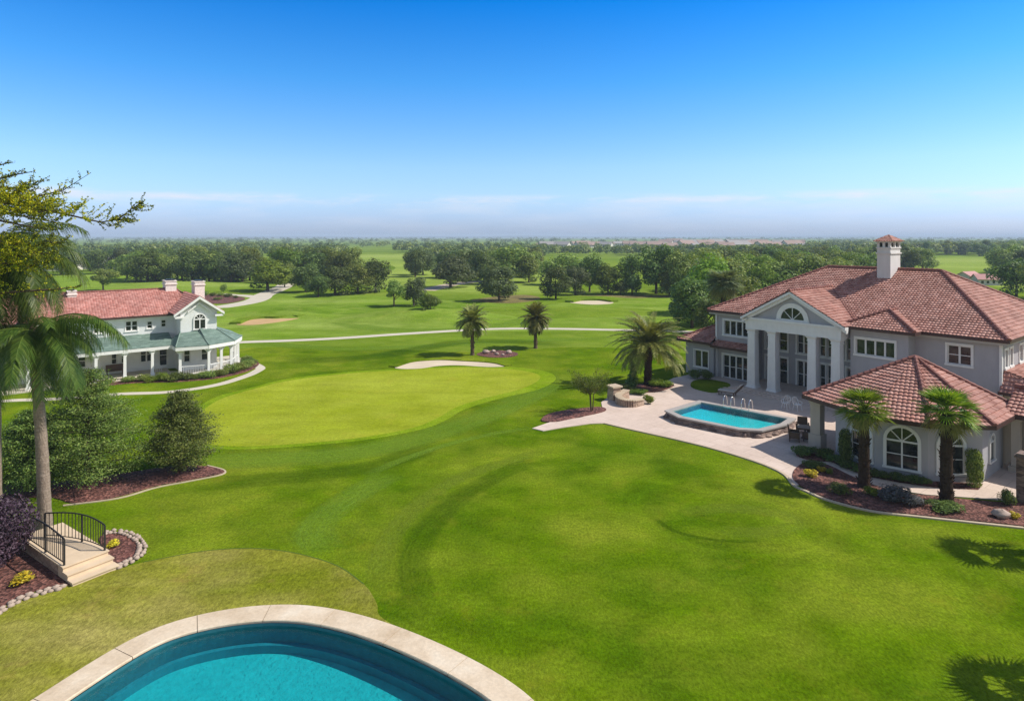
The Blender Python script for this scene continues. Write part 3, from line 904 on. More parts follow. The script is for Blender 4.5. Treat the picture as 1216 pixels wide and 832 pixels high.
sheet('tree_mulch', px([(690, 352), (730, 350), (790, 351), (800, 353), (740, 353.8)]), 0.014, M_litter, smooth=6)
ribbon('far_path', px([(505, 345), (530, 339), (552, 335.5), (575, 334)]), 5, 0.014, M_curb)
mound('fairway_mound', P(650, 370), 22, 9, 0.6, M_rough)
mound('tee_mound', P(330, 368), 16, 6, 0.7, M_fair)
mound('tee_mound', P(215, 338), 26, 10, 0.8, M_fair)

# cart paths
ribbon('cart_path', px([(120, 416), (220, 411), (282, 406.5), (340, 404.5), (400, 401.7), (470, 397), (538, 392.8), (590, 390.4), (654, 390.3), (745, 392), (850, 395), (1000, 402)]), 1.7, 0.02, M_path)
ribbon('drive_path', px([(245, 366.5), (262, 364.5), (285, 361), (300, 357.8), (309, 354), (313, 350.5), (325, 345.5), (337, 340), (344, 332), (346, 326)]), 4.2, 0.022, M_path)
ribbon('loop_path', px([(309, 354), (302, 352.4), (290, 351), (276, 350.4), (262, 349)]), 3.0, 0.026, M_path)
ribbon('clubhouse_path', px([(-120, 489), (0, 476.5), (60, 474), (140, 468), (200, 465.5), (255, 457.5), (292, 446.5), (306, 440), (309, 436.5), (300, 431.5), (288, 428), (276, 424)]), 0.9, 0.024, M_path)
# ------------------------------------------------------------------ near round pool
def loop_wall(mb, a, za, b, zb, flip=False):
    n = len(a)
    vv = [(p[0], p[1], za) for p in a] + [(p[0], p[1], zb) for p in b]
    ff = [(i, (i + 1) % n, n + (i + 1) % n, n + i) for i in range(n)]
    mb.add(vv, [f[::-1] for f in ff] if flip else ff)
pool = empty('round_pool', (pc.x, pc.y, 0), 0, 'large round swimming pool with turquoise water in the front lawn', 'swimming pool')
def near_part(name, mb, mat):
    mb.v = [(x - pc.x, y - pc.y, z) for x, y, z in mb.v]
    return mb.build(name, mat, pool)
COPP = [pool_out, pool_out, inset(pool_out, 0.03), pool_in, inset(pool_out, 0.94), inset(pool_out, 0.94)]
COPZ = [0.0, 0.085, 0.10, 0.10, 0.075, 0.02]
mb = MB(); loop_wall(mb, inset(pool_out, 0.02), 0.082, inset(pool_out, 0.93), 0.082); near_part('mortar_bed', mb, M('mortar', (0.30, 0.24, 0.17), .9))
def coping_slab(i0, i1):
    mb = MB()
    n = len(pool_out); k = len(COPP)
    idx = list(range(i0, i1 + 1))
    vv = []
    for j in idx:
        f = 0.012 if j == i0 else (-0.012 if j == i1 else 0)
        for L_, z in zip(COPP, COPZ):
            a = L_[j % n]; t = (L_[(j + 1) % n] - L_[(j - 1) % n]).normalized()
            vv.append((a.x + t.x * f, a.y + t.y * f, z))
    ff = []
    for q in range(len(idx) - 1):
        for c in range(k - 1): ff.append((q * k + c, (q + 1) * k + c, (q + 1) * k + c + 1, q * k + c + 1))
    m_ = (len(idx) - 1) * k
    ff += [tuple(range(k)), tuple(range(m_ + k - 1, m_ - 1, -1))]
    mb.add(vv, ff)
    near_part('coping_slab', mb, M_cop)
per = 0.0
nP = len(pool_out)
last = 0
for i in range(1, nP + 1):
    per += (pool_out[i % nP] - pool_out[i - 1]).length
    if per > 2.3 or i == nP:
        coping_slab(last, i); last = i; per = 0
in2 = inset(pool_out, 1.0)
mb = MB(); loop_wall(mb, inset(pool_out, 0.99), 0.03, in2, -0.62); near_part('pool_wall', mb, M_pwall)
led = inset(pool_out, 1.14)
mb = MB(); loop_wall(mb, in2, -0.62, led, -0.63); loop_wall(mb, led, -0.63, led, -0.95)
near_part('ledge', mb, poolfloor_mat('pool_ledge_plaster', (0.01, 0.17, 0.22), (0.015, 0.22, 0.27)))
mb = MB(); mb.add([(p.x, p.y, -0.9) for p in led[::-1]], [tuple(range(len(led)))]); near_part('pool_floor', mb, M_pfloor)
mb = MB(); mb.add([(p.x, p.y, -0.07) for p in inset(pool_out, 0.985)[::-1]], [tuple(range(nP))]); near_part('water', mb, M_water)

# ------------------------------------------------------------------ the tiled villa on the right
V_O = Vector((21.7, 53.1, 0))
V_A = math.atan2(-0.785, 0.62)
def VW(s, t, z=0):
    return V_O + Vector((0.62 * s + 0.785 * t, -0.785 * s + 0.62 * t, z))
villa = empty('villa', V_O, V_A, 'large grey two storey villa with red tile roof and white columned portico', 'house')
EZ, RZ = 6.2, 10.2
wl = MB()
win = []
def ops(seg, lst): return [(seg.at(x0), seg.at(x1), z0, z1) for x0, x1, z0, z1 in lst]
sg = Seg((-6.6, 1.8), (-3.1, 1.8))
o1, o2 = ops(sg, [(-5.85, -3.4, 4.05, 5.35), (-5.95, -3.35, 0.12, 2.2)])
sg.wall(wl, 0, EZ, [o1, o2]); win += [(sg, o1, 4, 1, 'window'), (sg, o2, 4, 2, 'french_door')]
sg = Seg((-3.1, 1.8), (-3.1, 3.6)); sg.wall(wl, 0, EZ)
sg = Seg((-3.1, 3.6), (5.9, 3.6))
up = [(-2.75, -1.95), (-1.5, -0.75), (0.15, 1.25), (2.1, 2.55), (2.75, 3.5), (4.3, 5.2)]
lst = [(a, b, 3.0, 4.75) for a, b in up] + [(a, b, 0.10, 2.35) for a, b in up]
oo = ops(sg, lst)
sg.wall(wl, 0, EZ, oo)
for i, o in enumerate(oo):
    wide = (o[1] - o[0]) > 0.9
    win.append((sg, o, 2 if wide else 1, 2, 'window' if i < 6 else 'french_door'))
sg = Seg((5.9, 3.6), (5.9, 0.6)); sg.wall(wl, 0, EZ)
sg = Seg((5.9, 0.6), (9.9, 0.6))
oo = ops(sg, [(6.3, 9.0, 4.15, 5.3), (6.5, 8.9, 0.2, 2.3)])
sg.wall(wl, 0, EZ, oo); win += [(sg, oo[0], 4, 1, 'window'), (sg, oo[1], 4, 2, 'french_door')]
sg = Seg((9.9, 0.6), (9.9, 1.8)); sg.wall(wl, 0, EZ)
sg = Seg((9.9, 1.8), (15, 1.8))
oo = ops(sg, [(11.95, 13.35, 4.15, 5.45)])
sg.wall(wl, 0, EZ, oo); win.append((sg, oo[0], 2, 2, 'window'))
sg = Seg((15, 1.8), (15, 17.2))
oo = [(0.85, 1.45, 4.2, 5.35), (1.95, 2.55, 4.2, 5.35), (4.2, 5.0, 4.2, 5.35), (8, 9.4, 4.2, 5.35)]
sg.wall(wl, 0, EZ, oo); win += [(sg, o, 1, 2, 'window') for o in oo]
sg = Seg((15, 17.2), (-6.6, 17.2)); sg.wall(wl, 0, EZ)
sg = Seg((-6.6, 17.2), (-6.6, 1.8)); sg.wall(wl, 0, EZ)
wl.build('wall', M_stucco, villa)
for sg, o, nx, nz, nm in win:
    sg.window(o, villa, nx, nz, 0.14, M_white, nm, sill=(nm == 'window'))
# corner boards and downpipe
for x, y in ((15.02, 1.78), (-6.62, 1.78)):
    mb = MB(); mb.box(x - 0.08, x + 0.08, y - 0.08, y + 0.08, 0.0, 6.0); mb.build('corner_trim', M_white, villa)
# main roof
mb = MB()
E = [(-7.2, 1.2, EZ), (15.6, 1.2, EZ), (15.6, 17.8, EZ), (-7.2, 17.8, EZ)]
RL, RR = (0.0, 9.5, RZ), (9.1, 9.5, RZ)
tile_plane(mb, [E[0], E[1], RR, RL], seed=1)
tile_plane(mb, [E[1], E[2], RR], seed=2)
tile_plane(mb, [E[2], E[3], RL, RR], seed=3, sub=2)
tile_plane(mb, [E[3], E[0], RL], seed=4)
roof = mb.build('roof', M_tile, villa)
mb = MB()
for a, b in ((RL, RR), (E[0], RL), (E[1], RR), (E[2], RR), (E[3], RL)):
    ridge(mb, Vector(a) + Vector((0, 0, 0.05)), Vector(b) + Vector((0, 0, 0.05)), 0.15)
mb.build('ridge_cap', M_ridge, roof)
mb = MB()
strip(mb, [(-7.2, 1.2), (15.6, 1.2), (15.6, 17.8), (-7.2, 17.8)], EZ - 0.17, EZ + 0.04, 0.12, True)
mb.build('gutter', M_gutter, roof)
mb = MB(); mb.box(-7.12, 15.52, 1.28, 17.72, EZ - 0.20, EZ - 0.14)
strip(mb, [(-7.05, 1.35), (15.45, 1.35), (15.45, 17.65), (-7.05, 17.65)], EZ - 0.34, EZ - 0.15, 0.10, True)
mb.build('soffit', M_soffit, villa)
# portico
mb = MB(); mb.box(-3.0, 6.6, -1.15, 3.58, 0.0, 0.22); mb.build('porch_floor', M_patio, villa)
for k_, (y_, z_) in enumerate(((-1.5, 0.165), (-1.85, 0.11))):
    mb = MB(); mb.box(-3.3 - .3 * k_, 6.9 + .3 * k_, y_, y_ + .348, 0.0, z_); mb.build('porch_step', M_patio, villa)
PS = 1.8
for s_ in (-1.85, 0.0, 3.35, 5.2):
    mb = MB()
    sq = lambda h: [(s_ - h, -h), (s_ + h, -h), (s_ + h, h), (s_ - h, h)]
    def fr(h0, z0, h1, z1): mb.hexa([(x, y, z0) for x, y in sq(h0)], [(x, y, z1) for x, y in sq(h1)])
    fr(0.50, 0.0, 0.50, 0.14); fr(0.48, 0.142, 0.37, 0.46); fr(0.365, 0.462, 0.315, 4.78)
    fr(0.36, 4.782, 0.36, 4.86); fr(0.335, 4.862, 0.335, 4.98); fr(0.34, 4.982, 0.44, 5.14); fr(0.46, 5.142, 0.46, 5.197)
    mb.build('column', M_white, villa)
mb = MB()
mb.box(-2.3, 5.65, -0.42, 0.42, 5.2, 5.62); mb.box(-2.33, 5.68, -0.45, 0.45, 5.623, 6.02); mb.box(-2.5, 5.85, -0.62, 0.45, 6.023, 6.20)
mb.box(-2.3, -1.5, 0.423, 1.78, 5.2, 6.0); mb.box(4.9, 5.65, 0.423, 1.78, 5.2, 6.0)
mb.build('entablature', M_white, villa)
mb = MB(); mb.box(-2.25, 5.6, 0.46, 3.58, 5.90, 5.96); mb.build('porch_ceiling', M_white, villa)
PL, PR, PZ = -2.55, 6.15, 8.62
mb = MB()
mb.add([(PL + .35, -0.30, 6.2), (PR - .35, -0.30, 6.2), (PS, -0.30, PZ - 0.12)], [(0, 1, 2)])
mb.add([(PL + .35, 0.30, 6.2), (PR - .35, 0.30, 6.2), (PS, 0.30, PZ - 0.12)], [(2, 1, 0)])
mb.build('pediment', M_stucco, villa)
mb = MB()      # raking cornice boards
for x0 in (PL, PR):
    for (d0, d1, y0, y1) in ((0.0, 0.20, -0.85, -0.30), (0.203, 0.46, -0.62, -0.31)):
        q = [(x0, 6.2 - d0 - 0.02), (PS, PZ - d0 - 0.02), (PS, PZ - d1 - 0.02), (x0, 6.2 - d1 - 0.02)]
        mb.hexa([(x, y0, z) for x, z in q], [(x, y1, z) for x, z in q])
mb.build('raking_cornice', M_white, villa)
sgp = Seg((-3, -0.30), (7, -0.30))
sgp.arched(sgp.at(PS), 1.95, 6.26, 6.30, villa, band=0.38, nx=1, rays=3, label='half round fan window under the gable')
mb = MB()
tile_plane(mb, [(PL, 6.4, EZ + .03), (PL, -0.88, EZ + .03), (PS, -0.88, PZ + .03), (PS, 6.4, PZ + .03)], seed=5)
tile_plane(mb, [(PR, -0.88, EZ + .03), (PR, 6.4, EZ + .03), (PS, 6.4, PZ + .03), (PS, -0.88, PZ + .03)], seed=6)
pr = mb.build('portico_roof', M_tile, villa)
mb = MB(); ridge(mb, (PS, -0.9, PZ + .1), (PS, 6.4, PZ + .1), 0.13)
ridge(mb, (PR - 0.05, 1.2, EZ + 0.13), (PS, 6.26, PZ + 0.08), 0.07)
mb.build('ridge_cap', M_ridge, pr)
# bay with its own little hip
mb = MB()
BA, BZ = (7.9, 2.5, 7.42), 7.42
tile_plane(mb, [(5.3, 0, EZ), (10.5, 0, EZ), BA], seed=7)
tile_plane(mb, [(5.3, 4.2, EZ), (5.3, 0, EZ), BA, (7.9, 4.2, BZ)], seed=8)
tile_plane(mb, [(10.5, 0, EZ), (10.5, 4.2, EZ), (7.9, 4.2, BZ), BA], seed=9)
br = mb.build('bay_roof', M_tile, villa)
mb = MB()
for a, b in (((5.3, 0, EZ + .06), BA), ((10.5, 0, EZ + .06), BA), (BA, (7.9, 3.9, BZ))):
    ridge(mb, Vector(a) + Vector((0, 0, .05)), Vector(b) + Vector((0, 0, .07)), 0.13)
mb.build('ridge_cap', M_ridge, br)
mb = MB(); strip(mb, [(5.9, 0), (10.5, 0), (10.5, 1.3)], EZ - 0.17, EZ + 0.04, 0.12); mb.build('gutter', M_gutter, br)
mb = MB(); mb.box(5.8, 10.42, 0.08, 1.34, EZ - 0.205, EZ - 0.143); mb.build('soffit', M_soffit, villa)
# chimney
mb = MB()
cx0, cx1, cy0, cy1 = 4.85, 5.9, 7.9, 9.9
mb.box(cx0, cx1, cy0, cy1, 8.9, 12.0)
mb.box(cx0 - .08, cx1 + .08, cy0 - .08, cy1 + .08, 11.55, 11.66)
mb.box(cx0 - .06, cx1 + .06, cy0 - .06, cy1 + .06, 12.0, 12.12)
for x in (cx0, cx0 + .43, cx1 - .19):
    for y in (cy0, cy0 + 0.9, cy1 - .19): mb.box(x, x + .19, y, y + .19, 12.12, 12.50)
mb.box(cx0 - .10, cx1 + .10, cy0 - .10, cy1 + .10, 12.50, 12.62)
ch = mb.build('chimney', M_chim, villa)
mb = MB()
ap = ((cx0 + cx1) / 2, (cy0 + cy1) / 2, 13.15)
q = [(cx0 - .22, cy0 - .22, 12.62), (cx1 + .22, cy0 - .22, 12.62), (cx1 + .22, cy1 + .22, 12.62), (cx0 - .22, cy1 + .22, 12.62)]
for i in range(4): tile_plane(mb, [q[i], q[(i + 1) % 4], ap], course=0.22, pitch=0.2, amp=.03, step=.03)
mb.add(q, [(3, 2, 1, 0)])
mb.build('chimney_cap', M_tile, ch)
mb = MB(); mb.box(cx0 + .15, cx1 - .15, cy0 + .15, cy1 - .15, 12.1, 12.5); mb.build('flue', M_iron, ch)
# one storey wing at the left end and the skirt roof
mb = MB()
sg = Seg((-9.7, 1.3), (-6.6, 1.3)); ow = [(1.0, 2.5, 0.75, 2.3)]
sg.wall(mb, 0, 3.2, ow)
Seg((-9.7, 8.5), (-9.7, 1.3)).wall(mb, 0, 3.2)
mb.build('wing_wall', M_stucco, villa)
sg.window(ow[0], villa, 2, 1, 0.10)
mb = MB()
tile_plane(mb, [(-10.3, 0.75, 3.2), (-6.6, 0.75, 3.2), (-6.6, 4.45, 5.1)], seed=11)
tile_plane(mb, [(-10.3, 9, 3.2), (-10.3, 0.75, 3.2), (-6.6, 4.45, 5.1), (-6.6, 9, 5.1)], seed=12)
wr = mb.build('wing_roof', M_tile, villa)
mb = MB(); strip(mb, [(-10.3, 9), (-10.3, 0.75), (-6.6, 0.75)], 3.02, 3.24, 0.12); mb.build('gutter', M_gutter, wr)
mb = MB(); ridge(mb, (-10.3, 0.75, 3.28), (-6.6, 4.45, 5.16), 0.11); mb.build('ridge_cap', M_ridge, wr)
mb = MB(); mb.box(-10.2, -6.65, 0.85, 8.9, 3.0, 3.05); mb.build('soffit', M_soffit, villa)
mb = MB()
tile_plane(mb, [(-6.7, 0.95, 3.0), (-2.75, 0.95, 3.0), (-2.75, 1.8, 3.42), (-6.7, 1.8, 3.42)], seed=13, course=0.3)
sr = mb.build('skirt_roof', M_tile, villa)
mb = MB(); strip(mb, [(-6.7, 0.95), (-2.75, 0.95), (-2.75, 1.75)], 2.84, 3.04, 0.10); mb.build('gutter', M_gutter, sr)
mb = MB(); mb.box(-6.62, -2.85, 1.02, 1.78, 2.90, 2.95); mb.build('soffit', M_soffit, villa)
# front pavilion
PB, PC_, PD, PE, PF = (10.3, -11.3), (12.9, -12.25), (15.25, -11.6), (17.1, -9.5), (17.05, -5.8)
ZP = 3.2
mb = MB()
for a, b in ((PB, PC_), (PC_, PD), (PD, PE)): Seg(a, b).wall(mb, 0, ZP)
Seg(PE, PF).wall(mb, 0, ZP)
Seg(PF, (12, -3.6)).wall(mb, 0, ZP); Seg((12, -3.6), (10.3, -5)).wall(mb, 0, ZP); Seg((10.3, -5), PB).wall(mb, 0, ZP)
mb.build('pavilion_wall', M_stucco, villa)
s1, s2, s3 = Seg(PB, PC_), Seg(PC_, PD), Seg(PD, PE)
s1.arched(s1.L * 0.68, 1.22, 0.5, 1.95, villa)
s2.arched(s2.L * 0.52, 1.45, 0.5, 1.95, villa, rays=3)
s3.arched(s3.L * 0.42, 1.22, 0.5, 1.95, villa)
s4 = Seg(PE, PF); s4.arched(1.5, 0.75, 0.9, 1.9, villa, band=0.1, nx=1, rays=1)
mb = MB()
for a, b in ((PB, PC_), (PC_, PD), (PD, PE)):
    s_ = Seg(a, b); s_.bx(mb, 0, s_.L, 0.0, 0.05, 0.0, 0.30)
mb.build('plinth', M_stucco, villa)
mb = MB()
px0, py0 = 8.95, -10.75
mb.box(px0 - .38, px0 + .38, py0 - .38, py0 + .38, 0, 0.9); mb.box(px0 - .30, px0 + .30, py0 - .30, py0 + .30, 0.903, 2.75); mb.box(px0 - .36, px0 + .36, py0 - .36, py0 + .36, 2.753, 2.9)
mb.build('porch_pillar', M_tan, villa)
mb = MB()
px1, py1 = 9.0, -6.2
mb.box(px1 - .3, px1 + .3, py1 - .3, py1 + .3, 0, 2.9)
mb.build('porch_pillar', M_tan, villa)
mb = MB()
sb = Seg((px0, py0), PB); sb.bx(mb, -0.3, sb.L, -0.25, 0.2, 2.9, 3.2)
sb = Seg((9.0, -5.9), (px0, py0)); sb.bx(mb, 0, sb.L, -0.25, 0.2, 2.903, 3.197)
mb.build('porch_beam', M_tan, villa)
K = (13.1, -7.2, 5.75)
EV = [(8.3, -5.0), (8.35, -11.35), (10.2, -12.05), (12.9, -12.95), (15.6, -12.2), (17.75, -9.9), (17.8, -5.0), (13.1, -2.4)]
mb = MB()
for i in range(len(EV)):
    a, b = EV[i], EV[(i + 1) % len(EV)]
    tile_plane(mb, [(*a, ZP), (*b, ZP), K], seed=20 + i)
pv = mb.build('pavilion_roof', M_tile, villa)
mb = MB()
for i in (0, 1, 4, 5, 6): ridge(mb, (*EV[i], ZP + .06), (K[0], K[1], K[2] + .08), 0.13)
mb.build('ridge_cap', M_ridge, pv)
mb = MB(); strip(mb, EV, ZP - 0.17, ZP + 0.03, 0.12, True); mb.build('gutter', M_gutter, pv)
mb = MB(); mb.prism([(x * 0.985 + 13.1 * 0.015, y * 0.985 - 7.2 * 0.015) for x, y in EV], ZP - 0.14, ZP - 0.08); mb.build('soffit', M_soffit, villa)
# covered passage and side wing at the far right
mb = MB()
tile_plane(mb, [(17.3, -6.7, 3.25), (26, -6.7, 3.25), (26, -4.5, 4.35), (17.3, -4.5, 4.35)], seed=40)
tile_plane(mb, [(26, -2.3, 3.25), (17.3, -2.3, 3.25), (17.3, -4.5, 4.35), (26, -4.5, 4.35)], seed=41)
pg = mb.build('passage_roof', M_tile, villa)
mb = MB(); ridge(mb, (17.3, -4.5, 4.42), (26, -4.5, 4.42), 0.2); mb.build('ridge_cap', M_ridge, pg)
mb = MB(); strip(mb, [(17.3, -2.3), (17.3, -6.7), (26, -6.7)], 3.05, 3.28, 0.12); mb.build('gutter', M_gutter, pg)
mb = MB()
mb.hexa([(17.34, -6.6, 3.1), (17.5, -6.6, 3.1), (17.5, -2.4, 3.1), (17.34, -2.4, 3.1)], [(17.34, -4.6, 4.28), (17.5, -4.6, 4.28), (17.5, -4.4, 4.28), (17.34, -4.4, 4.28)])
mb.box(17.4, 26, -6.6, -2.4, 3.02, 3.08)
mb.build('soffit', M_soffit, villa)
for x in (17.75, 21.5, 25.3):
    mb = MB(); mb.box(x - .3, x + .3, -6.45, -5.85, 0, 0.35); mb.box(x - .2, x + .2, -6.35, -5.95, 0.353, 2.85); mb.box(x - .27, x + .27, -6.42, -5.88, 2.853, 3.02)
    mb.build('passage_column', M_tan, villa)
mb = MB(); Seg((17.05, -2.7), (26, -2.7)).wall(mb, 0, 3.1, [(2.0, 3.6, 0.02, 2.3)]); Seg((17.06, -5.8), (17.06, -2.7)).wall(mb, 0, 3.1)
mb.build('passage_wall', M_tan, villa)
Seg((17.05, -2.7), (26, -2.7)).window((2.0, 3.6, 0.02, 2.3), villa, 2, 2, 0.1, name='french_door', sill=False)
mb = MB()
tile_plane(mb, [(19.2, 2.5, 2.75), (19.2, 13, 2.75), (15.0, 13, 4.05), (15.0, 2.5, 4.05)], seed=44)
tile_plane(mb, [(15.0, 1.4, 2.75), (19.2, 1.4, 2.75), (15.0, 2.5, 4.05)], seed=45)
swr = mb.build('side_roof', M_tile, villa)
mb = MB(); strip(mb, [(15.0, 1.4), (19.2, 1.4), (19.2, 13)], 2.6, 2.8, 0.12); mb.build('gutter', M_gutter, swr)
mb = MB(); Seg((15.0, 2.0), (18.6, 2.0)).wall(mb, 0, 2.7); Seg((18.6, 2.0), (18.6, 12.5)).wall(mb, 0, 2.7); mb.build('side_wall', M_tan, villa)

# ------------------------------------------------------------------ white clubhouse on the left
C_O = Vector((-30.7, 59.2, 0))
C_A = R(38)
def CW(s, t, z=0):
    return C_O + Vector((math.cos(C_A) * s - math.sin(C_A) * t, math.sin(C_A) * s + math.cos(C_A) * t, z))
club = empty('clubhouse', C_O, C_A, 'long white clubhouse with red roof and green roofed columned porch', 'house')
CE, CR = 5.42, 7.58
XL = -26.0
wl = MB(); win = []
sg = Seg((XL, 5.0), (0.5, 5.0))
up = [(-3.3, -2.75, 4.05, 4.75), (-1.95, -1.5, 4.1, 4.8), (-0.75, -0.3, 4.15, 4.85), (-6.3, -5.5, 4.0, 4.9), (-9.5, -8.7, 4.0, 4.9), (-13, -12.2, 4.0, 4.9)]
lo = [(-4.9, -4.45, 1.0, 2.0), (-4.1, -3.7, 1.0, 2.0), (-2.5, -1.5, 0.9, 2.3), (-0.9, -0.2, 0.36, 2.4), (-7.5, -6.9, 1.0, 2.2), (-10.5, -9.5, 1.0, 2.2), (-14, -13, 1.0, 2.2)]
# the pair left of the wing is the wide one
up[0] = (-3.75, -2.75, 4.0, 4.95)
oo = ops(sg, up + lo)
sg.wall(wl, 0, CE, oo)
for i, o in enumerate(oo):
    win.append((sg, o, 2 if o[1] - o[0] > 0.75 and i != 9 else 1, 2, 'door' if i == 9 else 'window'))
sg = Seg((0.5, 5.0), (0.5, 2.5)); sg.wall(wl, 0, CE + .2)
sg = Seg((0.5, 2.5), (3.75, 2.5))
oo = ops(sg, [(0.8, 1.35, 0.9, 2.2), (2.35, 3.2, 0.9, 2.2)])
sg.wall(wl, 0, CE + .2, oo); win += [(sg, o, 1, 2, 'window') for o in oo]
gable_sg = sg
sg = Seg((3.75, 2.5), (3.75, 13)); oo = [(1.2, 2.0, 0.9, 2.2), (3.4, 4.2, 0.9, 2.2)]
sg.wall(wl, 0, CE + .2, oo); win += [(sg, o, 2, 2, 'window') for o in oo]
sg = Seg((3.75, 13), (XL, 13)); sg.wall(wl, 0, CE)
sg = Seg((XL, 13), (XL, 5)); sg.wall(wl, 0, CE)
wl.build('wall', M_siding, club)
for sg, o, nx, nz, nm in win: sg.window(o, club, nx, nz, 0.07, M_wwhite, nm, sill=(nm != 'door'))
# main roof
mb = MB()
kw = dict(course=0.25, pitch=0.22, amp=0.03, step=0.03, sub=2)
tile_plane(mb, [(XL - .4, 4.5, CE), (3.0, 4.5, CE), (1.2, 9, CR), (XL - .4, 9, CR)], seed=51, **kw)
tile_plane(mb, [(5.2, 13.5, CE), (XL - .4, 13.5, CE), (XL - .4, 9, CR), (1.2, 9, CR)], seed=52, **kw)
tile_plane(mb, [(4.2, 5, CE), (4.2, 13.5, CE), (1.2, 9, CR)], seed=53, **kw)
roof = mb.build('roof', M_tileL, club)
mb = MB(); strip(mb, [(XL - .4, 4.5), (0.2, 4.5)], CE - 0.16, CE + .03, 0.10); mb.build('gutter', M_gutter, roof)
mb = MB(); ridge(mb, (XL, 9, CR + .05), (1.2, 9, CR + .05), 0.1); ridge(mb, (4.1, 13.4, CE + .05), (1.2, 9, CR + .05), 0.1); mb.build('ridge_cap', M_ridge, roof)
mb = MB(); mb.box(XL - .3, 3.7, 4.58, 13.4, CE - 0.19, CE - 0.13); mb.build('soffit', M_wwhite, club)
# gabled wing
GZ, GE, GX = 7.25, 5.6, 2.1
mb = MB()
tile_plane(mb, [(-0.1, 9, GE), (-0.1, 2.05, GE), (GX, 2.05, GZ), (GX, 9, GZ)], seed=54, **kw)
tile_plane(mb, [(4.3, 2.05, GE), (4.3, 9, GE), (GX, 9, GZ), (GX, 2.05, GZ)], seed=55, **kw)
gr = mb.build('gable_roof', M_tileL, club)
mb = MB()
for x0 in (-0.15, 4.35):
    q = [(x0, GE - .03), (GX, GZ - .03), (GX, GZ - .30), (x0, GE - .26)]
    mb.hexa([(x, 1.98, z) for x, z in q], [(x, 2.2, z) for x, z in q])
mb.box(-0.05, 0.75, 2.05, 2.49, 5.18, 5.36); mb.box(3.5, 4.25, 2.05, 2.49, 5.18, 5.36)
mb.build('bargeboard', M_wwhite, club)
mb = MB(); mb.add([(0.5, 2.5, CE + .2), (3.75, 2.5, CE + .2), (3.95, 2.5, GE), (GX, 2.5, GZ - .1), (0.25, 2.5, GE)], [(0, 1, 2, 3, 4)]); mb.build('gable_wall', M_siding, club)
gable_sg.arched(gable_sg.at(2.2), 0.95, 4.05, 4.95, club, band=0.11, nx=2, rays=3, mat=M_wwhite)
mb = MB()
q = [(1.1, 5.62), (GX, 6.45), (3.15, 5.62), (3.15, 5.78), (GX, 6.62), (1.1, 5.78)]
mb.hexa([(x, 2.30, z) for x, z in (q[0], q[1], q[4], q[5])], [(x, 2.495, z) for x, z in (q[0], q[1], q[4], q[5])])
mb.hexa([(x, 2.30, z) for x, z in (q[1], q[2], q[3], q[4])], [(x, 2.495, z) for x, z in (q[1], q[2], q[3], q[4])])
mb.build('window_hood', M_wwhite, club)
# chimneys
def chim(x, y, w, d, z0, z1, mat):
    mb = MB(); mb.box(x, x + w, y, y + d, z0, z1); mb.box(x - .08, x + w + .08, y - .08, y + d + .08, z1 - .32, z1 - .2); mb.box(x - .05, x + w + .05, y - .05, y + d + .05, z1, z1 + .1)
    c = mb.build('chimney', mat, club)
    mb = MB(); mb.box(x + .15, x + w - .15, y + .15, y + d - .15, z1 + .1, z1 + .2); mb.build('flue', M_iron, c)
    return c
chim(-8.1, 8.2, 0.7, 0.9, 6.8, 7.75, M_brickwhite)
chim(0.25, 8.5, 1.0, 1.7, 6.9, 8.35, M_brickwhite)
chim(2.9, 8.0, 0.95, 1.6, 6.0, 8.2, M_brickwhite)
# porch roofs
kg = dict(course=0.22, pitch=0.35, amp=0.0, step=0.018, sub=1)
PZe, PZw = 2.85, 3.85
mb = MB()
tile_plane(mb, [(XL, 1.55, 2.80), (-0.1, 1.55, 2.80), (-0.1, 5.0, PZw - .25), (XL, 5.0, PZw - .25)], seed=60, **kg)
BAY = [(-0.45, 3.6), (-0.45, -0.4), (2.3, -0.85), (4.9, 0.3), (6.3, 3.0), (6.4, 8.0)]
g0, g1 = (0.5, 2.5, PZw), (3.75, 2.5, PZw)
tile_plane(mb, [(*BAY[0], PZe), (*BAY[1], PZe), g0], seed=61, **kg)
tile_plane(mb, [(*BAY[1], PZe), (*BAY[2], PZe), (2.1, 2.5, PZw), g0], seed=62, **kg)
tile_plane(mb, [(*BAY[2], PZe), (*BAY[3], PZe), g1, (2.1, 2.5, PZw)], seed=63, **kg)
tile_plane(mb, [(*BAY[3], PZe), (*BAY[4], PZe), g1], seed=64, **kg)
tile_plane(mb, [(*BAY[4], PZe), (*BAY[5], PZe), (3.75, 8, PZw), g1], seed=65, **kg)
por = mb.build('porch_roof', M_greenroof, club)
mb = MB()
for a, b in ((BAY[1], g0), (BAY[2], (2.1, 2.5, PZw)), (BAY[3], g1), (BAY[4], g1)): mb.tube([(*a, PZe + .03), (b[0], b[1], b[2] + .04)], 0.06, 6)
mb.build('ridge_cap', M_greenroof, por)
mb = MB()
strip(mb, [(XL, 1.62), (-0.2, 1.62)], 2.48, 2.76, 0.14)
strip(mb, [(-0.38, 3.0), (-0.38, -0.32), (2.3, -0.75), (4.83, 0.35), (6.2, 3.0), (6.3, 8.0)], 2.5, 2.82, 0.14)
mb.build('fascia', M_wwhite, club)
mb = MB(); mb.box(XL, -0.5, 1.75, 4.98, 2.62, 2.66); mb.prism([(-0.3, 3), (-0.3, -0.22), (2.3, -0.65), (4.75, 0.42), (6.1, 3.0), (6.2, 8.0), (3.8, 8), (3.8, 2.45), (0.45, 2.45)], 2.63, 2.68)
mb.build('porch_ceiling', M_wwhite, club)
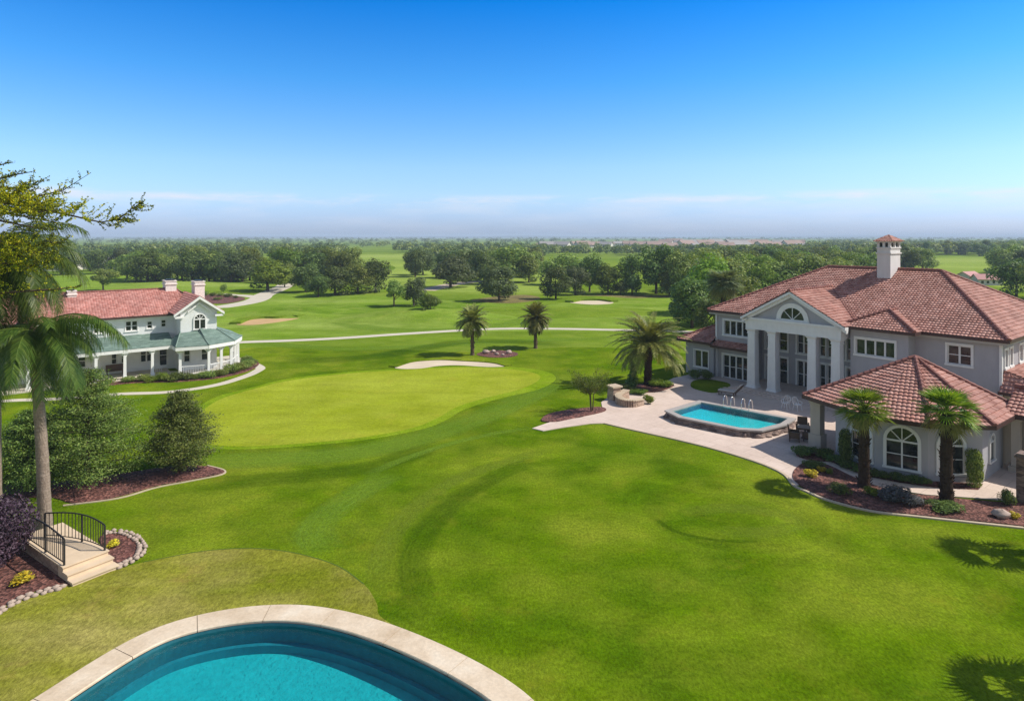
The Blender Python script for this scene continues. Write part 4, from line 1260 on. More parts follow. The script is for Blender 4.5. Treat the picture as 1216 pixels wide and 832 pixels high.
def ccol(x, y):
    mb = MB(); z0 = 0.12
    mb.box(x - .17, x + .17, y - .17, y + .17, z0, z0 + .25)
    h = lambda r0, za, r1, zb: mb.hexa([(x - r0, y - r0, za), (x + r0, y - r0, za), (x + r0, y + r0, za), (x - r0, y + r0, za)], [(x - r1, y - r1, zb), (x + r1, y - r1, zb), (x + r1, y + r1, zb), (x - r1, y + r1, zb)])
    h(.125, z0 + .253, .11, 2.28); h(.11, 2.283, .19, 2.42); h(.2, 2.423, .2, 2.49)
    for dx in (-1, 1):   # little brackets
        mb.hexa([(x + dx * .1, y - .05, 2.1), (x + dx * .1, y + .05, 2.1), (x + dx * .11, y + .05, 2.1), (x + dx * .11, y - .05, 2.1)], [(x + dx * .1, y - .05, 2.48), (x + dx * .1, y + .05, 2.48), (x + dx * .42, y + .05, 2.48), (x + dx * .42, y - .05, 2.48)])
    mb.build('porch_column', M_wwhite, club)
for x in (-2.0, -4.2, -6.4, -8.8, -11.2, -13.6, -16, -18.4, -20.8, -23.2): ccol(x, 1.75)
colp = [(0.0, 0.05), (2.35, -0.45), (3.6, 0.15), (4.65, 0.75), (5.35, 2.0), (5.95, 3.3), (6.0, 5.6)]
for x, y in colp: ccol(x, y)
mb = MB()
mb.box(XL, -0.3, 1.4, 4.99, 0.0, 0.12); mb.prism([(-0.3, 3), (-0.35, -0.3), (2.3, -0.8), (4.9, 0.4), (6.2, 3.0), (6.3, 8.0), (3.8, 8), (3.8, 2.45), (0.45, 2.45)], 0.0, 0.118)
mb.build('porch_floor', M_path, club)
mb = MB()
for (a, b) in zip([(0.0, 0.05)] + colp[1:-1], colp[1:]):
    s_ = Seg(a, b)
    s_.bx(mb, 0.15, s_.L - .15, -.03, .03, 0.92, 0.99); s_.bx(mb, 0.15, s_.L - .15, -.02, .02, 0.22, 0.27)
    n = int(s_.L / 0.14)
    for i in range(1, n): s_.bx(mb, s_.L * i / n - .018, s_.L * i / n + .018, -.018, .018, 0.27, 0.92)
mb.build('porch_railing', M_wwhite, club)

# ------------------------------------------------------------------ terrace, beds, walks
patio = px([(632, 509), (655, 501), (690, 496), (716, 489), (714, 478), (728, 468), (742, 460), (790, 454), (800, 449), (815, 446)]) + [VW(-9, 2).to_2d(), VW(-2, 4).to_2d(), VW(9, 3).to_2d(), VW(16, -2).to_2d(), VW(30, -4).to_2d(), VW(30, -14).to_2d()] + px([(1216, 596), (1160, 592), (1100, 588), (1050, 580), (1010, 570), (975, 560), (958, 575), (945, 577), (930, 563), (900, 549.5), (850, 534), (800, 521.5), (750, 510.5), (718, 503), (700, 503.5), (668, 508), (645, 512)])
sheet('patio', patio, 0.05, M_patio, smooth=0, skirt=0.06)
ribbon('patio_edging', px([(1216, 627.5), (1150, 620.5), (1090, 614), (1035, 607.5), (985, 595), (958, 584), (943, 577), (930, 563), (900, 549.5), (850, 534), (800, 521.5), (750, 510.5), (718, 503)]), 0.16, 0.0, M_curb, smooth=6, h=0.07)
sheet('house_bed', px([(946, 574), (941, 566), (945, 557), (957, 550), (975, 551), (990, 556), (1015, 568), (1060, 584), (1115, 591), (1180, 597), (1240, 603), (1300, 640), (1216, 626), (1150, 619), (1090, 612.5), (1036, 606), (987, 594), (960, 583)]), 0.085, M_mulch, smooth=6, skirt=0.09)
sheet('pavilion_bed', [VW(*p).to_2d() for p in ((9.7, -11.9), (10.3, -12.5), (11.6, -13.1), (13.0, -13.4), (14.4, -13.0), (15.8, -12.3), (17.3, -10.9), (17.2, -9.8), (15.3, -11.5), (12.9, -12.2), (10.4, -11.2))], 0.075, M_mulch, smooth=0, skirt=0.05)
sheet('corner_bed', px([(945, 541), (955, 533), (975, 534), (990, 541), (988, 548), (965, 548)]), 0.08, M_mulch, smooth=5, skirt=0.05)
sheet('small_tree_bed', px([(643, 500), (650, 493), (668, 488.5), (690, 485.5), (712, 484), (720, 487), (712, 491), (685, 496.5), (660, 501.5)]), 0.085, M_mulch, smooth=6, skirt=0.09)
sheet('date_palm_bed', px([(742, 461), (752, 457), (772, 456), (795, 456), (800, 459), (785, 465), (765, 467), (748, 466)]), 0.085, M_mulch, smooth=6, skirt=0.09)
sheet('shade_lawn', px([(822, 461), (823, 453), (840, 451), (866, 456), (862, 463), (846, 467)]), 0.07, M_lawn, smooth=5, skirt=0.03)
sheet('rock_bed', px([(566, 421), (575, 417.5), (592, 416), (612, 418.5), (614, 422), (600, 424.5), (578, 424)]), 0.04, M_mulch, smooth=6, skirt=0.04)
sheet('conifer_bed', px([(50, 590), (90, 598), (140, 590), (185, 577.5), (225, 570), (262, 562.5), (264, 558), (245, 554), (215, 553), (160, 560), (90, 570), (20, 575), (-60, 585), (-60, 600)]), 0.04, M_mulch, smooth=6, skirt=0.04)
ribbon('bed_edging', px([(75, 600.5), (140, 592), (185, 579.3), (225, 571.6), (262, 564), (266, 558.5), (246, 553)]), 0.09, 0.0, M_curb, smooth=6, h=0.05)
sheet('step_bed', px([(118, 640), (130, 635), (150, 637), (163, 646), (163, 657), (152, 666), (139, 671), (128, 660)]), 0.05, M_mulch, smooth=6, skirt=0.05)
sheet('front_bed', px([(-80, 660), (-20, 640), (30, 640), (66, 672), (85, 693), (60, 698), (25, 708), (-10, 728), (-90, 760)]), 0.05, M_mulch, smooth=5, skirt=0.05)
sheet('loop_bed', px([(236, 352), (250, 349.5), (270, 350.5), (288, 353), (290, 356), (272, 360), (250, 360)]), 0.05, M_mulch, smooth=5)
ribbon('clubhouse_bed', [CW(*p).to_2d() for p in ((-9, 0.9), (-4, 0.7), (-1.5, -0.6), (0.2, -1.5), (2.6, -1.9), (5.2, -0.6), (6.9, 2.0), (7.2, 4.5))], 1.5, 0.03, M_mulch, smooth=5)

# edging stones along the two beds by the steps
st0 = MB(); st0.blob((0, 0, 0.06), (0.12, 0.095, 0.075), 3, 8, 5, 0.2)
stone_proto = None
def stones(pts, gap, group, label, rows=2):
    global stone_proto
    pts = spline(pts, 10, False)
    acc = 0
    k = 0
    for i in range(1, len(pts)):
        acc += (pts[i] - pts[i - 1]).length
        if acc >= gap:
            acc = 0; k += 1
            d = (pts[i] - pts[i - 1]).normalized()
            for r in range(rows):
                if stone_proto is None:
                    o = stone_proto = st0.build('edging_stone', M_cobble)
                else:
                    o = stone_proto.copy(); COL.objects.link(o)
                off = Vector((-d.y, d.x)) * (r - 0.5 * (rows - 1)) * 0.19 + d * (0.13 if r else 0)
                o.location = (pts[i].x + off.x + random.uniform(-.02, .02), pts[i].y + off.y + random.uniform(-.02, .02), 0.0)
                o.rotation_euler = (random.uniform(-.1, .1), random.uniform(-.1, .1), math.atan2(d.y, d.x) + random.uniform(-.4, .4))
                sc = random.uniform(0.82, 1.2)
                o.scale = (sc, sc * random.uniform(.8, 1.1), sc)
                tag(o, label, 'stone', group)
stones(px([(118, 637), (133, 632.5), (152, 635), (167, 645), (168, 656), (157, 666), (143, 673)]), 0.21, 'edging stones of the half round bed beside the steps', 'pale edging stone of the half round mulch bed right of the steps')
stones(px([(84, 697.5), (60, 702), (25, 713), (-8, 732), (-60, 765)]), 0.21, 'edging stones of the front mulch bed', 'pale edging stone of the long mulch bed below the purple bush')

# ------------------------------------------------------------------ raised pool on the terrace
RPo = px([(790, 487.5), (830.5, 476.0), (944.5, 497.5), (936, 504), (908, 511.3), (880, 510.3), (806, 495.5)])
ZPool = 0.52
def Pz(x, y, z): return P(x, y, z).to_2d()
RPo = [Pz(*p, ZPool) for p in [(789.5, 487), (830.5, 475.0), (945, 496.5), (934, 504), (905, 511), (878, 509.5), (806, 495)]]
cen = sum(RPo, Vector((0, 0))) / len(RPo)
rp = empty('raised_pool', (cen.x, cen.y, 0), 0, 'raised turquoise pool with dark ledge stone walls on the villa terrace', 'swimming pool')
def shrink(pts, d):
    n = len(pts); out = []
    for i in range(n):
        e0 = (pts[i] - pts[i - 1]).normalized(); e1 = (pts[(i + 1) % n] - pts[i]).normalized()
        n0 = Vector((-e0.y, e0.x)); n1 = Vector((-e1.y, e1.x))
        if (cen - pts[i]).dot(n0) < 0: n0 = -n0
        if (cen - pts[i]).dot(n1) < 0: n1 = -n1
        b = (n0 + n1); b = b / max(0.35, b.dot(n0))
        out.append(pts[i] + b * d)
    return out
def rel(pts): return [p - cen for p in pts]
ra, rb, rc = rel(shrink(RPo, 0.10)), rel(shrink(RPo, 0.42)), rel(RPo)
mb = MB(); loop_wall(mb, rel(shrink(RPo, -0.12)), 0.05, ra, 0.42)
mb.build('pool_wall', M_stone, rp)
# ragged ledge stones standing proud at the foot of the wall
rnd = random.Random(5)
lm = MB()
for i in (4, 5, 6, 3):
    a, b = rc[i], rc[(i + 1) % len(rc)]
    n = max(2, int((b - a).length / 0.55))
    for k in range(n):
        p = a.lerp(b, (k + rnd.random() * .6) / n)
        lm.blob((p.x, p.y, 0.10), (rnd.uniform(.2, .42), rnd.uniform(.15, .26), rnd.uniform(.08, .2)), rnd.random(), 8, 5, .25)
lm.build('ledge_stone', M_stone, rp)
mb = MB()
loop_wall(mb, rel(shrink(RPo, -0.03)), 0.42, rel(shrink(RPo, -0.03)), 0.52); loop_wall(mb, rel(shrink(RPo, -0.03)), 0.52, rb, 0.52); loop_wall(mb, rb, 0.52, rb, 0.40); loop_wall(mb, ra, 0.42, rel(shrink(RPo, -0.03)), 0.42)
mb.build('coping', M_poolcop, rp)
mb = MB(); loop_wall(mb, rb, 0.42, rel(shrink(RPo, 0.5)), 0.08); mb.build('pool_lining', M_pwall, rp)
mb = MB(); mb.add([(p.x, p.y, 0.08) for p in rel(shrink(RPo, 0.45))[::-1]], [tuple(range(len(RPo)))]); mb.build('pool_floor', M_pfloor2, rp)
mb = MB(); mb.add([(p.x, p.y, 0.44) for p in rel(shrink(RPo, 0.415))[::-1]], [tuple(range(len(RPo)))]); mb.build('water', M_water, rp)
def ladder(pos, rz, label):
    r = empty('pool_handrail', pos, rz, label, 'handrail', 'steel handrails on the raised pool rim')
    for s_ in (-0.28, 0.28):
        mb = MB()
        pts = [(s_, -0.35, -0.35), (s_, -0.32, 0.35)] + [(s_, -0.32 + 0.3 * (1 - math.cos(a)) , 0.35 + 0.38 * math.sin(a)) for a in (0.5, 1.0, 1.5, 2.0, 2.5)] + [(s_, 0.32, 0.25), (s_, 0.33, 0.0)]
        mb.tube(pts, 0.028, 8); mb.build('rail', M_chrome, r)
    mb = MB()
    for z in (-0.05, -0.3): mb.box(-0.28, 0.28, -0.42, -0.30, z, z + .03)
    mb.build('tread', M_chrome, r)
    return r
e0 = RPo[1]; e1 = RPo[2]
ed = (e1 - e0).normalized()
ang = math.atan2(ed.y, ed.x)
ladder((*(e0.lerp(e1, 0.33)), 0.52), ang, 'steel handrail on the far rim of the raised pool, nearer the lounger')
ladder((*(e0.lerp(e1, 0.52)), 0.52), ang, 'steel handrail on the far rim of the raised pool, nearer the portico steps')

# furniture
def wire_chair(name, pos, rz, label, mat, cat='chair', group=None, sc=1.0):
    r = empty(name, pos, rz, label, cat, group); r.scale = (sc, sc, sc)
    mb = MB(); mb.tube([(.24 * math.cos(a), .24 * math.sin(a), .45) for a in [k * math.pi / 8 for k in range(17)]], .022, 6)
    for k in range(-3, 4): mb.tube([(k * .06, -math.sqrt(max(.0, .0576 - (k * .06) ** 2)), .45), (k * .06, math.sqrt(max(.0, .0576 - (k * .06) ** 2)), .45)], .012, 5)
    mb.build('seat', mat, r)
    for x, y in ((-.2, -.2), (.2, -.2), (-.2, .2), (.2, .2)):
        mb = MB(); mb.tube([(x * .8, y * .8, .45), (x * 1.15, y * 1.15, 0)], .02, 6); mb.build('leg', mat, r)
    mb = MB(); mb.tube([(-.24, .12, .45), (-.27, .24, .7), (-.2, .29, .9), (0, .31, .96), (.2, .29, .9), (.27, .24, .7), (.24, .12, .45)], .024, 6)
    for k in (-.12, 0, .12): mb.tube([(k, .22, .46), (k, .3, .94)], .014, 5)
    mb.build('backrest', mat, r)
    mb = MB()
    for s_ in (-1, 1): mb.tube([(s_ * .27, .24, .68), (s_ * .3, .0, .66), (s_ * .26, -.2, .62), (s_ * .2, -.2, .45)], .018, 6)
    mb.build('armrest', mat, r)
    return r
gp = VW
wire_chair('wire_chair', (*P(947, 488).to_2d(), 0.05), 0.4, 'white wire chair behind the raised pool, right hand one of the pair', M_wire)
wire_chair('wire_chair', (*P(933, 486).to_2d(), 0.05), -0.9, 'white wire chair behind the raised pool, left hand one of the pair', M_wire)
def armchair(pos, rz, label):
    r = empty('wicker_armchair', pos, rz, label, 'chair', 'wicker armchairs round the patio table')
    mb = MB(); mb.box(-.32, .32, -.32, .28, .24, .36); mb.build('seat', M_wicker, r)
    mb = MB(); mb.box(-.29, .29, -.30, .2, .362, .46); mb.build('cushion', M_cush, r)
    mb = MB(); mb.hexa([(-.34, .2, .24), (.34, .2, .24), (.34, .3, .24), (-.34, .3, .24)], [(-.30, .32, .95), (.30, .32, .95), (.30, .40, .95), (-.30, .40, .95)]); mb.build('backrest', M_wicker, r)
    for s_ in (-1, 1):
        mb = MB(); mb.box(s_ * .33, s_ * .41, -.32, .25, .24, .62); mb.build('armrest', M_wicker, r)
    for x, y in ((-.3, -.28), (.3, -.28), (-.3, .26), (.3, .26)):
        mb = MB(); mb.box(x - .03, x + .03, y - .03, y + .03, 0, .24); mb.build('leg', M_wicker, r)
t0 = P(956, 521)
tb = empty('patio_table', (t0.x, t0.y, 0.05), 0.3, 'small round brown patio table beside the pavilion pillar', 'table')
mb = MB(); mb.lathe([(.45, .70), (.47, .72), (.47, .74), (.44, .75)], 24); mb.build('table_top', M_umb, tb)
mb = MB(); mb.lathe([(.28, 0), (.26, .04), (.06, .08), (.05, .68), (.12, .70)], 14); mb.build('pedestal', M_wicker, tb)
armchair((*P(943, 524).to_2d(), .05), 1.2, 'brown wicker armchair at the patio table, on the pool side')
armchair((*P(962, 524.5).to_2d(), .05), 3.9, 'brown wicker armchair tucked against the pavilion pillar')
armchair((*P(953, 514).to_2d(), .05), -0.4, 'brown wicker armchair behind the patio table')
lp = P(868, 470.5)
lg = empty('sun_lounger', (lp.x, lp.y, 0.05), V_A + 0.25, 'pale sun lounger with raised back in front of the portico', 'sun lounger')
mb = MB(); mb.box(-1.0, .35, -.32, .32, .28, .34); mb.build('bed', M_wicker, lg)
mb = MB(); mb.hexa([(.355, -.32, .30), (.355, .32, .30), (.40, .32, .24), (.40, -.32, .24)], [(.95, -.32, .98), (.95, .32, .98), (1.02, .32, .94), (1.02, -.32, .94)]); mb.build('backrest', M_wicker, lg)
mb = MB(); mb.box(-.97, .34, -.29, .29, .342, .44); mb.hexa([(.345, -.29, .345), (.345, .29, .345), (.345, .29, .45), (.345, -.29, .45)][:4], [(.93, -.29, 1.0), (.93, .29, 1.0), (.86, .29, 1.06), (.86, -.29, 1.06)]); mb.build('cushion', M_cush, lg)
for x in (-.9, .3):
    for y in (-.27, .27):
        mb = MB(); mb.box(x - .03, x + .03, y - .03, y + .03, 0, .28); mb.build('leg', M_wicker, lg)

# low curved stone wall and pedestal by the date palm
wp = [(744, 473), (734.5, 478), (738, 482), (750, 483.5), (762, 481)]
pts = spline(px(wp), 6, False)
mb = MB()
c0 = pts[0]
for i in range(len(pts) - 1):
    d = (pts[i + 1] - pts[i]).normalized(); o_ = Vector((-d.y, d.x))
    a, b = pts[i] - c0, pts[i + 1] - c0
    h = 0.62 - 0.22 * i / len(pts)
    mb.hexa([(*(a - o_ * .25), 0), (*(b - o_ * .25), 0), (*(b + o_ * .25), 0), (*(a + o_ * .25), 0)], [(*(a - o_ * .22), h), (*(b - o_ * .22), h), (*(b + o_ * .22), h), (*(a + o_ * .22), h)])
cw = empty('garden_wall', (c0.x, c0.y, 0.03), 0, 'low curved tan stone garden wall at the end of the terrace', 'wall')
mb.build('wall', M_stonelight, cw)
mb = MB()
for i in range(len(pts) - 1):
    d = (pts[i + 1] - pts[i]).normalized(); o_ = Vector((-d.y, d.x))
    a, b = pts[i] - c0, pts[i + 1] - c0
    h = 0.63 - 0.22 * i / len(pts)
    mb.hexa([(*(a - o_ * .28), h), (*(b - o_ * .28), h), (*(b + o_ * .28), h), (*(a + o_ * .28), h)], [(*(a - o_ * .28), h + .07), (*(b - o_ * .28), h + .07), (*(b + o_ * .28), h + .07), (*(a + o_ * .28), h + .07)])
mb.build('wall_cap', M_curb, cw)
pd = P(729.5, 474.5)
pe = empty('stone_pedestal', (pd.x, pd.y, 0.03), 0.5, 'short square tan stone pedestal behind the curved garden wall', 'pedestal')
mb = MB(); mb.hexa([(-.42, -.42, 0), (.42, -.42, 0), (.42, .42, 0), (-.42, .42, 0)], [(-.36, -.36, 1.0), (.36, -.36, 1.0), (.36, .36, 1.0), (-.36, .36, 1.0)]); mb.build('shaft', M_stonelight, pe)
mb = MB(); mb.box(-.48, .48, -.48, .48, 1.0, 1.12); mb.build('cap', M_curb, pe)
# gate pillar at the right edge
gpp = P(1220, 597)
ge = empty('gate_pillar', (gpp.x, gpp.y, 0.0), V_A, 'dark brown brick gate pillar at the right edge of the drive', 'pillar')
mb = MB(); mb.box(-.36, .36, -.36, .36, 0, 2.2); mb.build('shaft', M_stone, ge)
mb = MB(); mb.box(-.43, .43, -.43, .43, 2.2, 2.32); mb.box(-.36, .36, -.36, .36, 2.323, 2.42); mb.build('cap', M_stone, ge)

# ------------------------------------------------------------------ stone steps on the left with iron railings
S_O = P(114, 686)                       # middle of the lowest riser
acr = (P(141, 675.5) - P(87, 697)); acr.z = 0; wST = acr.length / 2
A_ST = math.atan2(acr.y, acr.x)
steps = empty('garden_steps', S_O, A_ST, 'broad sandstone landing with three steps down to the lawn', 'steps')
# local: x across (left to right), y back (up the flight)
mb = MB()
rz_, td = 0.17, 0.42
for k in range(3):
    mb.box(-wST, wST, k * td, (k + 1) * td + 0.02, 0, (k + 1) * rz_ - 0.045)
mb.build('riser', M_step, steps)
mb = MB()
for k in range(2): mb.box(-wST - .03, wST + .03, k * td - .04, (k + 1) * td, (k + 1) * rz_ - .043, (k + 1) * rz_)
mb.build('tread', M_step, steps)
mb = MB(); mb.box(-wST - .03, wST + .03, 2 * td - .04, 5.2, 3 * rz_ - .043, 3 * rz_); mb.build('landing', M_step, steps)
mb = MB(); mb.box(-wST + .005, wST - .005, 3 * td + .03, 5.15, 0, 3 * rz_ - .045); mb.build('landing_wall', M_stonelight, steps)
def railing(x, y0, y1, label, z0=0.51, curl=None):
    r = empty('iron_railing', steps.matrix_basis @ Vector((x, y0, z0)), A_ST, label, 'railing')
    L = y1 - y0
    hgt = 1.0
    n = max(4, int(L / 0.17))
    rise = lambda v: 0.12 * math.sin(math.pi * min(1, v))
    off = (lambda v: (curl or 0) * v * v)
    mb = MB(); mb.tube([(off(i / n), L * i / n, hgt + rise(i / n)) for i in range(n + 1)], .03, 6); mb.build('handrail', M_iron, r)
    mb = MB(); mb.tube([(off(i / n), L * i / n, .10) for i in range(n + 1)], .02, 6); mb.build('bottom_rail', M_iron, r)
    for k in (0, n // 2, n):
        mb = MB(); v = k / n; c = (off(v), L * v)
        mb.box(c[0] - .03, c[0] + .03, c[1] - .03, c[1] + .03, 0, hgt + rise(v) - .02); mb.build('post', M_iron, r)
    for i in range(n + 1):
        if i in (0, n // 2, n): continue
        mb = MB(); v = i / n; c = (off(v), L * v); mb.box(c[0] - .011, c[0] + .011, c[1] - .011, c[1] + .011, .10, hgt + rise(v) - .02); mb.build('baluster', M_iron, r)
    return r
railing(wST - .08, 0.95, 4.2, 'black iron railing on the far side of the landing, curving back past the palm', curl=-0.9)
railing(-wST + .08, 0.95, 4.6, 'black iron railing on the near side of the landing, in front of the purple bush')

# ------------------------------------------------------------------ plants: generators
def leaf_mesh(name, pos, nrm, size, mat, aspect=0.55, fold=0.0, seed=0):
    """one diamond leaf per row: pos (n,3), nrm (n,3), size (n,)"""
    rg = np.random.default_rng(seed)
    n = len(pos)
    nrm = nrm / np.maximum(1e-6, np.linalg.norm(nrm, axis=1, keepdims=True))
    r = rg.normal(size=(n, 3))
    u = np.cross(nrm, r); u /= np.maximum(1e-6, np.linalg.norm(u, axis=1, keepdims=True))
    v = np.cross(nrm, u)
    s = size[:, None]
    V = np.empty((n, 4, 3))
    V[:, 0] = pos - u * s; V[:, 1] = pos + v * s * aspect; V[:, 2] = pos + u * s; V[:, 3] = pos - v * s * aspect
    me = bpy.data.meshes.new(name)
    me.vertices.add(n * 4); me.loops.add(n * 4); me.polygons.add(n)
    me.vertices.foreach_set('co', V.reshape(-1))
    me.loops.foreach_set('vertex_index', np.arange(n * 4, dtype=np.int32))
    me.polygons.foreach_set('loop_start', np.arange(0, n * 4, 4, dtype=np.int32))
    me.polygons.foreach_set('loop_total', np.full(n, 4, dtype=np.int32))
    me.update(calc_edges=True)
    me.materials.append(mat)
    return me
def crown_points(lobes, n, seed, rough=0.34, shell=0.68):
    rg = np.random.default_rng(seed)
    L = np.array(lobes)                         # cx cy cz rx ry rz
    ar = (L[:, 3] * L[:, 4] + L[:, 4] * L[:, 5] + L[:, 3] * L[:, 5])
    idx = rg.choice(len(L), n, p=ar / ar.sum())
    d = rg.normal(size=(n, 3)); d /= np.linalg.norm(d, axis=1, keepdims=True)
    # clumping: leaves gather into sprays, with gaps between them
    k = 6 + seed % 3
    f = np.sin(d[:, 0] * k + idx) * np.sin(d[:, 1] * k + 2.1 * idx) * np.sin(d[:, 2] * k + 1.3 * idx)
    rad = shell + (1 - shell) * rg.random(n) ** 0.6 + 0.13 * f
    pos = L[idx, :3] + d * L[idx, 3:] * rad[:, None]
    nrm = d * np.array([1, 1, 1.0]) + rg.normal(size=(n, 3)) * rough + np.array([0, 0, 0.35])
    return pos, nrm
def crown_lobes(kind, seed):
    r = random.Random(seed)
    out = []
    if kind == 'oak':
        for i in range(20):
            a = r.uniform(0, 6.28); q = r.uniform(.14, .37); z = r.uniform(.09, .84)
            k = 1 - max(0, (z - .5)) * 1.1
            rr = r.uniform(.13, .21)
            out.append((q * k * math.cos(a), q * k * math.sin(a), z, rr, rr, rr * .75))
        out.append((0, 0, .52, .30, .30, .32))
    elif kind == 'round':
        for i in range(16):
            a = r.uniform(0, 6.28); e = r.uniform(-.9, 1.2)
            rr = r.uniform(.12, .2)
            out.append((.30 * math.cos(e) * math.cos(a), .30 * math.cos(e) * math.sin(a), .48 + .36 * math.sin(e), rr, rr, rr * 1.05))
        out.append((0, 0, .48, .30, .30, .36))
    elif kind == 'tall':
        for i in range(16):
            z = r.uniform(.14, .86); a = r.uniform(0, 6.28)
            k = .30 * math.sin(math.pi * min(.95, z * .9 + .12))
            rr = r.uniform(.12, .2)
            out.append((k * math.cos(a), k * math.sin(a), z, rr, rr, rr * .9))
        out.append((0, 0, .5, .26, .26, .4))
    elif kind == 'cone':
        for i in range(14):
            z = .08 + .82 * i / 14
            k = .42 * (1 - z) + .05
            for j in range(3):
                a = r.uniform(0, 6.28)
                out.append((k * .45 * math.cos(a), k * .45 * math.sin(a), z, k * .65, k * .65, .10))
    elif kind == 'sparse':
        for i in range(22):
            a = r.uniform(0, 6.28); q = r.uniform(.05, .36); z = r.uniform(.36, .90)
            rr = r.uniform(.10, .17)
            out.append((q * math.cos(a), q * math.sin(a), z, rr * 1.1, rr * 1.1, rr * .8))
    return out
def trunk_mesh(kind, seed):
    r = random.Random(seed)
    mb = MB()
    top = {'oak': .62, 'round': .5, 'tall': .75, 'cone': .85, 'sparse': .6}[kind]
    w = .022
    mb.tube([(0, 0, -.01), (.0, 0, .02), (.005, .004, top * .4), (-.008, .006, top)], [w * 1.9, w * 1.2, w, w * .4], 7)
    for i in range(6):
        a = r.uniform(0, 6.28); z = r.uniform(.16, .4) if kind != 'cone' else r.uniform(.2, .6)
        q = r.uniform(.2, .34)
        mb.tube([(0, 0, z), (q * .5 * math.cos(a), q * .5 * math.sin(a), z + .13), (q * math.cos(a), q * math.sin(a), z + .3)], [w * .55, w * .35, w * .12], 5)
    return mb
protos = {}
def proto(kind, matname, mat, seed, n=5200, size=(.015, .033)):
    key = (kind, matname, seed)
    if key not in protos:
        pos, nrm = crown_points(crown_lobes(kind, seed), n, seed)
        rg = np.random.default_rng(seed + 99)
        me = leaf_mesh('crown', pos, nrm, rg.uniform(size[0], size[1], n), mat, seed=seed)
        tm = trunk_mesh(kind, seed).build('trunk', M_bark)
        protos[key] = (me, tm.data)
        bpy.data.objects.remove(tm)
    return protos[key]
MATS = {'oak': M_leaf_oak, 'dark': M_leaf_dark, 'lime': M_leaf_lime, 'grey': M_leaf_grey, 'olive': M_leaf_olive, 'cedar': M_leaf_cedar}
def tree(name, pos, w, h, kind, mat, label, group=None, cat='tree', seed=None, n=5200, rz=None, size=(.015, .033), d=None):
    seed = random.randint(1, 3) if seed is None else seed
    cm, tm = proto(kind, mat, MATS[mat], seed, n, size)
    e = empty(name, pos, random.uniform(0, 6.28) if rz is None else rz, label, cat, group)
    e.scale = (w, d or w, h)
    t = mesh_obj('trunk', tm, e)
    c = mesh_obj('crown', cm, e)
    return e
def ptree(name, bx, by, ty, wpx, kind, mat, label, group=None, cat='tree', seed=None, n=5200, size=(.015, .033)):
    """tree standing where the photo shows its foot (bx, by), reaching pixel row ty, wpx wide"""
    p = P(bx, by)
    s = p.y / F
    return tree(name, p, wpx * s * 1.36, (by - ty) * s * 1.05, kind, mat, label, group, cat, seed, n, None, size)
def bush(name, pos, w, h, mat, label, group=None, n=1500, size=(.03, .06), seed=1, cat='shrub', lobes=None, d=None, kind='dome'):
    key = ('bush', kind, mat.name, seed, n)
    if key not in protos:
        r = random.Random(seed)
        if kind == 'dome':
            L = [(r.uniform(-.3, .3), r.uniform(-.3, .3), r.uniform(.3, .62), r.uniform(.18, .28), r.uniform(.18, .28), r.uniform(.2, .34)) for _ in range(9)] + [(0, 0, .4, .34, .34, .38)]
        elif kind == 'column':
            L = [(r.uniform(-.12, .12), r.uniform(-.12, .12), z, .34, .34, .16) for z in (.12, .25, .4, .55, .7, .84)] + [(0, 0, .5, .36, .36, .48)]
        pos_, nrm = crown_points(L, n, seed, 0.55, 0.6)
        pos_[:, 2] = np.maximum(pos_[:, 2], 0.01)
        rg = np.random.default_rng(seed)
        protos[key] = leaf_mesh('foliage', pos_, nrm, rg.uniform(size[0], size[1], n), mat, seed=seed)
    o = mesh_obj(name, protos[key])
    o.location = pos
    o.rotation_euler = (0, 0, random.uniform(0, 6.28))
    o.scale = (w, d or w, h)
    return tag(o, label, cat, group)

# palms --------------------------------------------------------------
def feather_frond(mb, el, az, L, n=34, leaf=0.55, bend=1.6, wid=0.035, vee=0.5, twist=0.0, rnd=random, dr=.25):
    pts = []
    p = Vector((0, 0, 0)); a = el
    m = 12
    ca, sa = math.cos(az), math.sin(az)
    h = Vector((ca, sa, 0)); sd = Vector((-sa, ca, 0))
    for i in range(m + 1):
        t = i / m
        pts.append(p.copy())
        ang = el - bend * t ** 1.25
        p = p + (h * math.cos(ang) + Vector((0, 0, math.sin(ang)))) * (L / m)
    mb.tube(pts, [0.035 * (1 - .85 * i / m) for i in range(m + 1)], 4, False)
    for i in range(n):
        t = 0.12 + 0.88 * (i + .5) / n
        f = t * m; k = min(m - 1, int(f)); q = pts[k].lerp(pts[k + 1], f - k)
        dirv = (pts[k + 1] - pts[k]).normalized()
        upv = dirv.cross(sd).normalized()
        if upv.z < 0: upv = -upv
        ll = leaf * (0.45 + 0.75 * math.sin(math.pi * min(1, t * .85 + .12))) * rnd.uniform(.85, 1.1)
        for s_ in (-1, 1):
            lv = (sd * s_ * 0.85 + dirv * (0.45 + .4 * t) + upv * vee * rnd.uniform(.5, 1.2)).normalized()
            droop = Vector((0, 0, -1)) * ll * dr * rnd.uniform(.5, 1.5)
            w = dirv * wid
            a0, a1 = q, q + lv * ll * .55 + droop * .25
            a2 = q + lv * ll + droop
            mb.add([a0 - w * .6, a0 + w * .6, a1 + w, a1 - w, a2], [(0, 1, 2, 3), (3, 2, 4)])
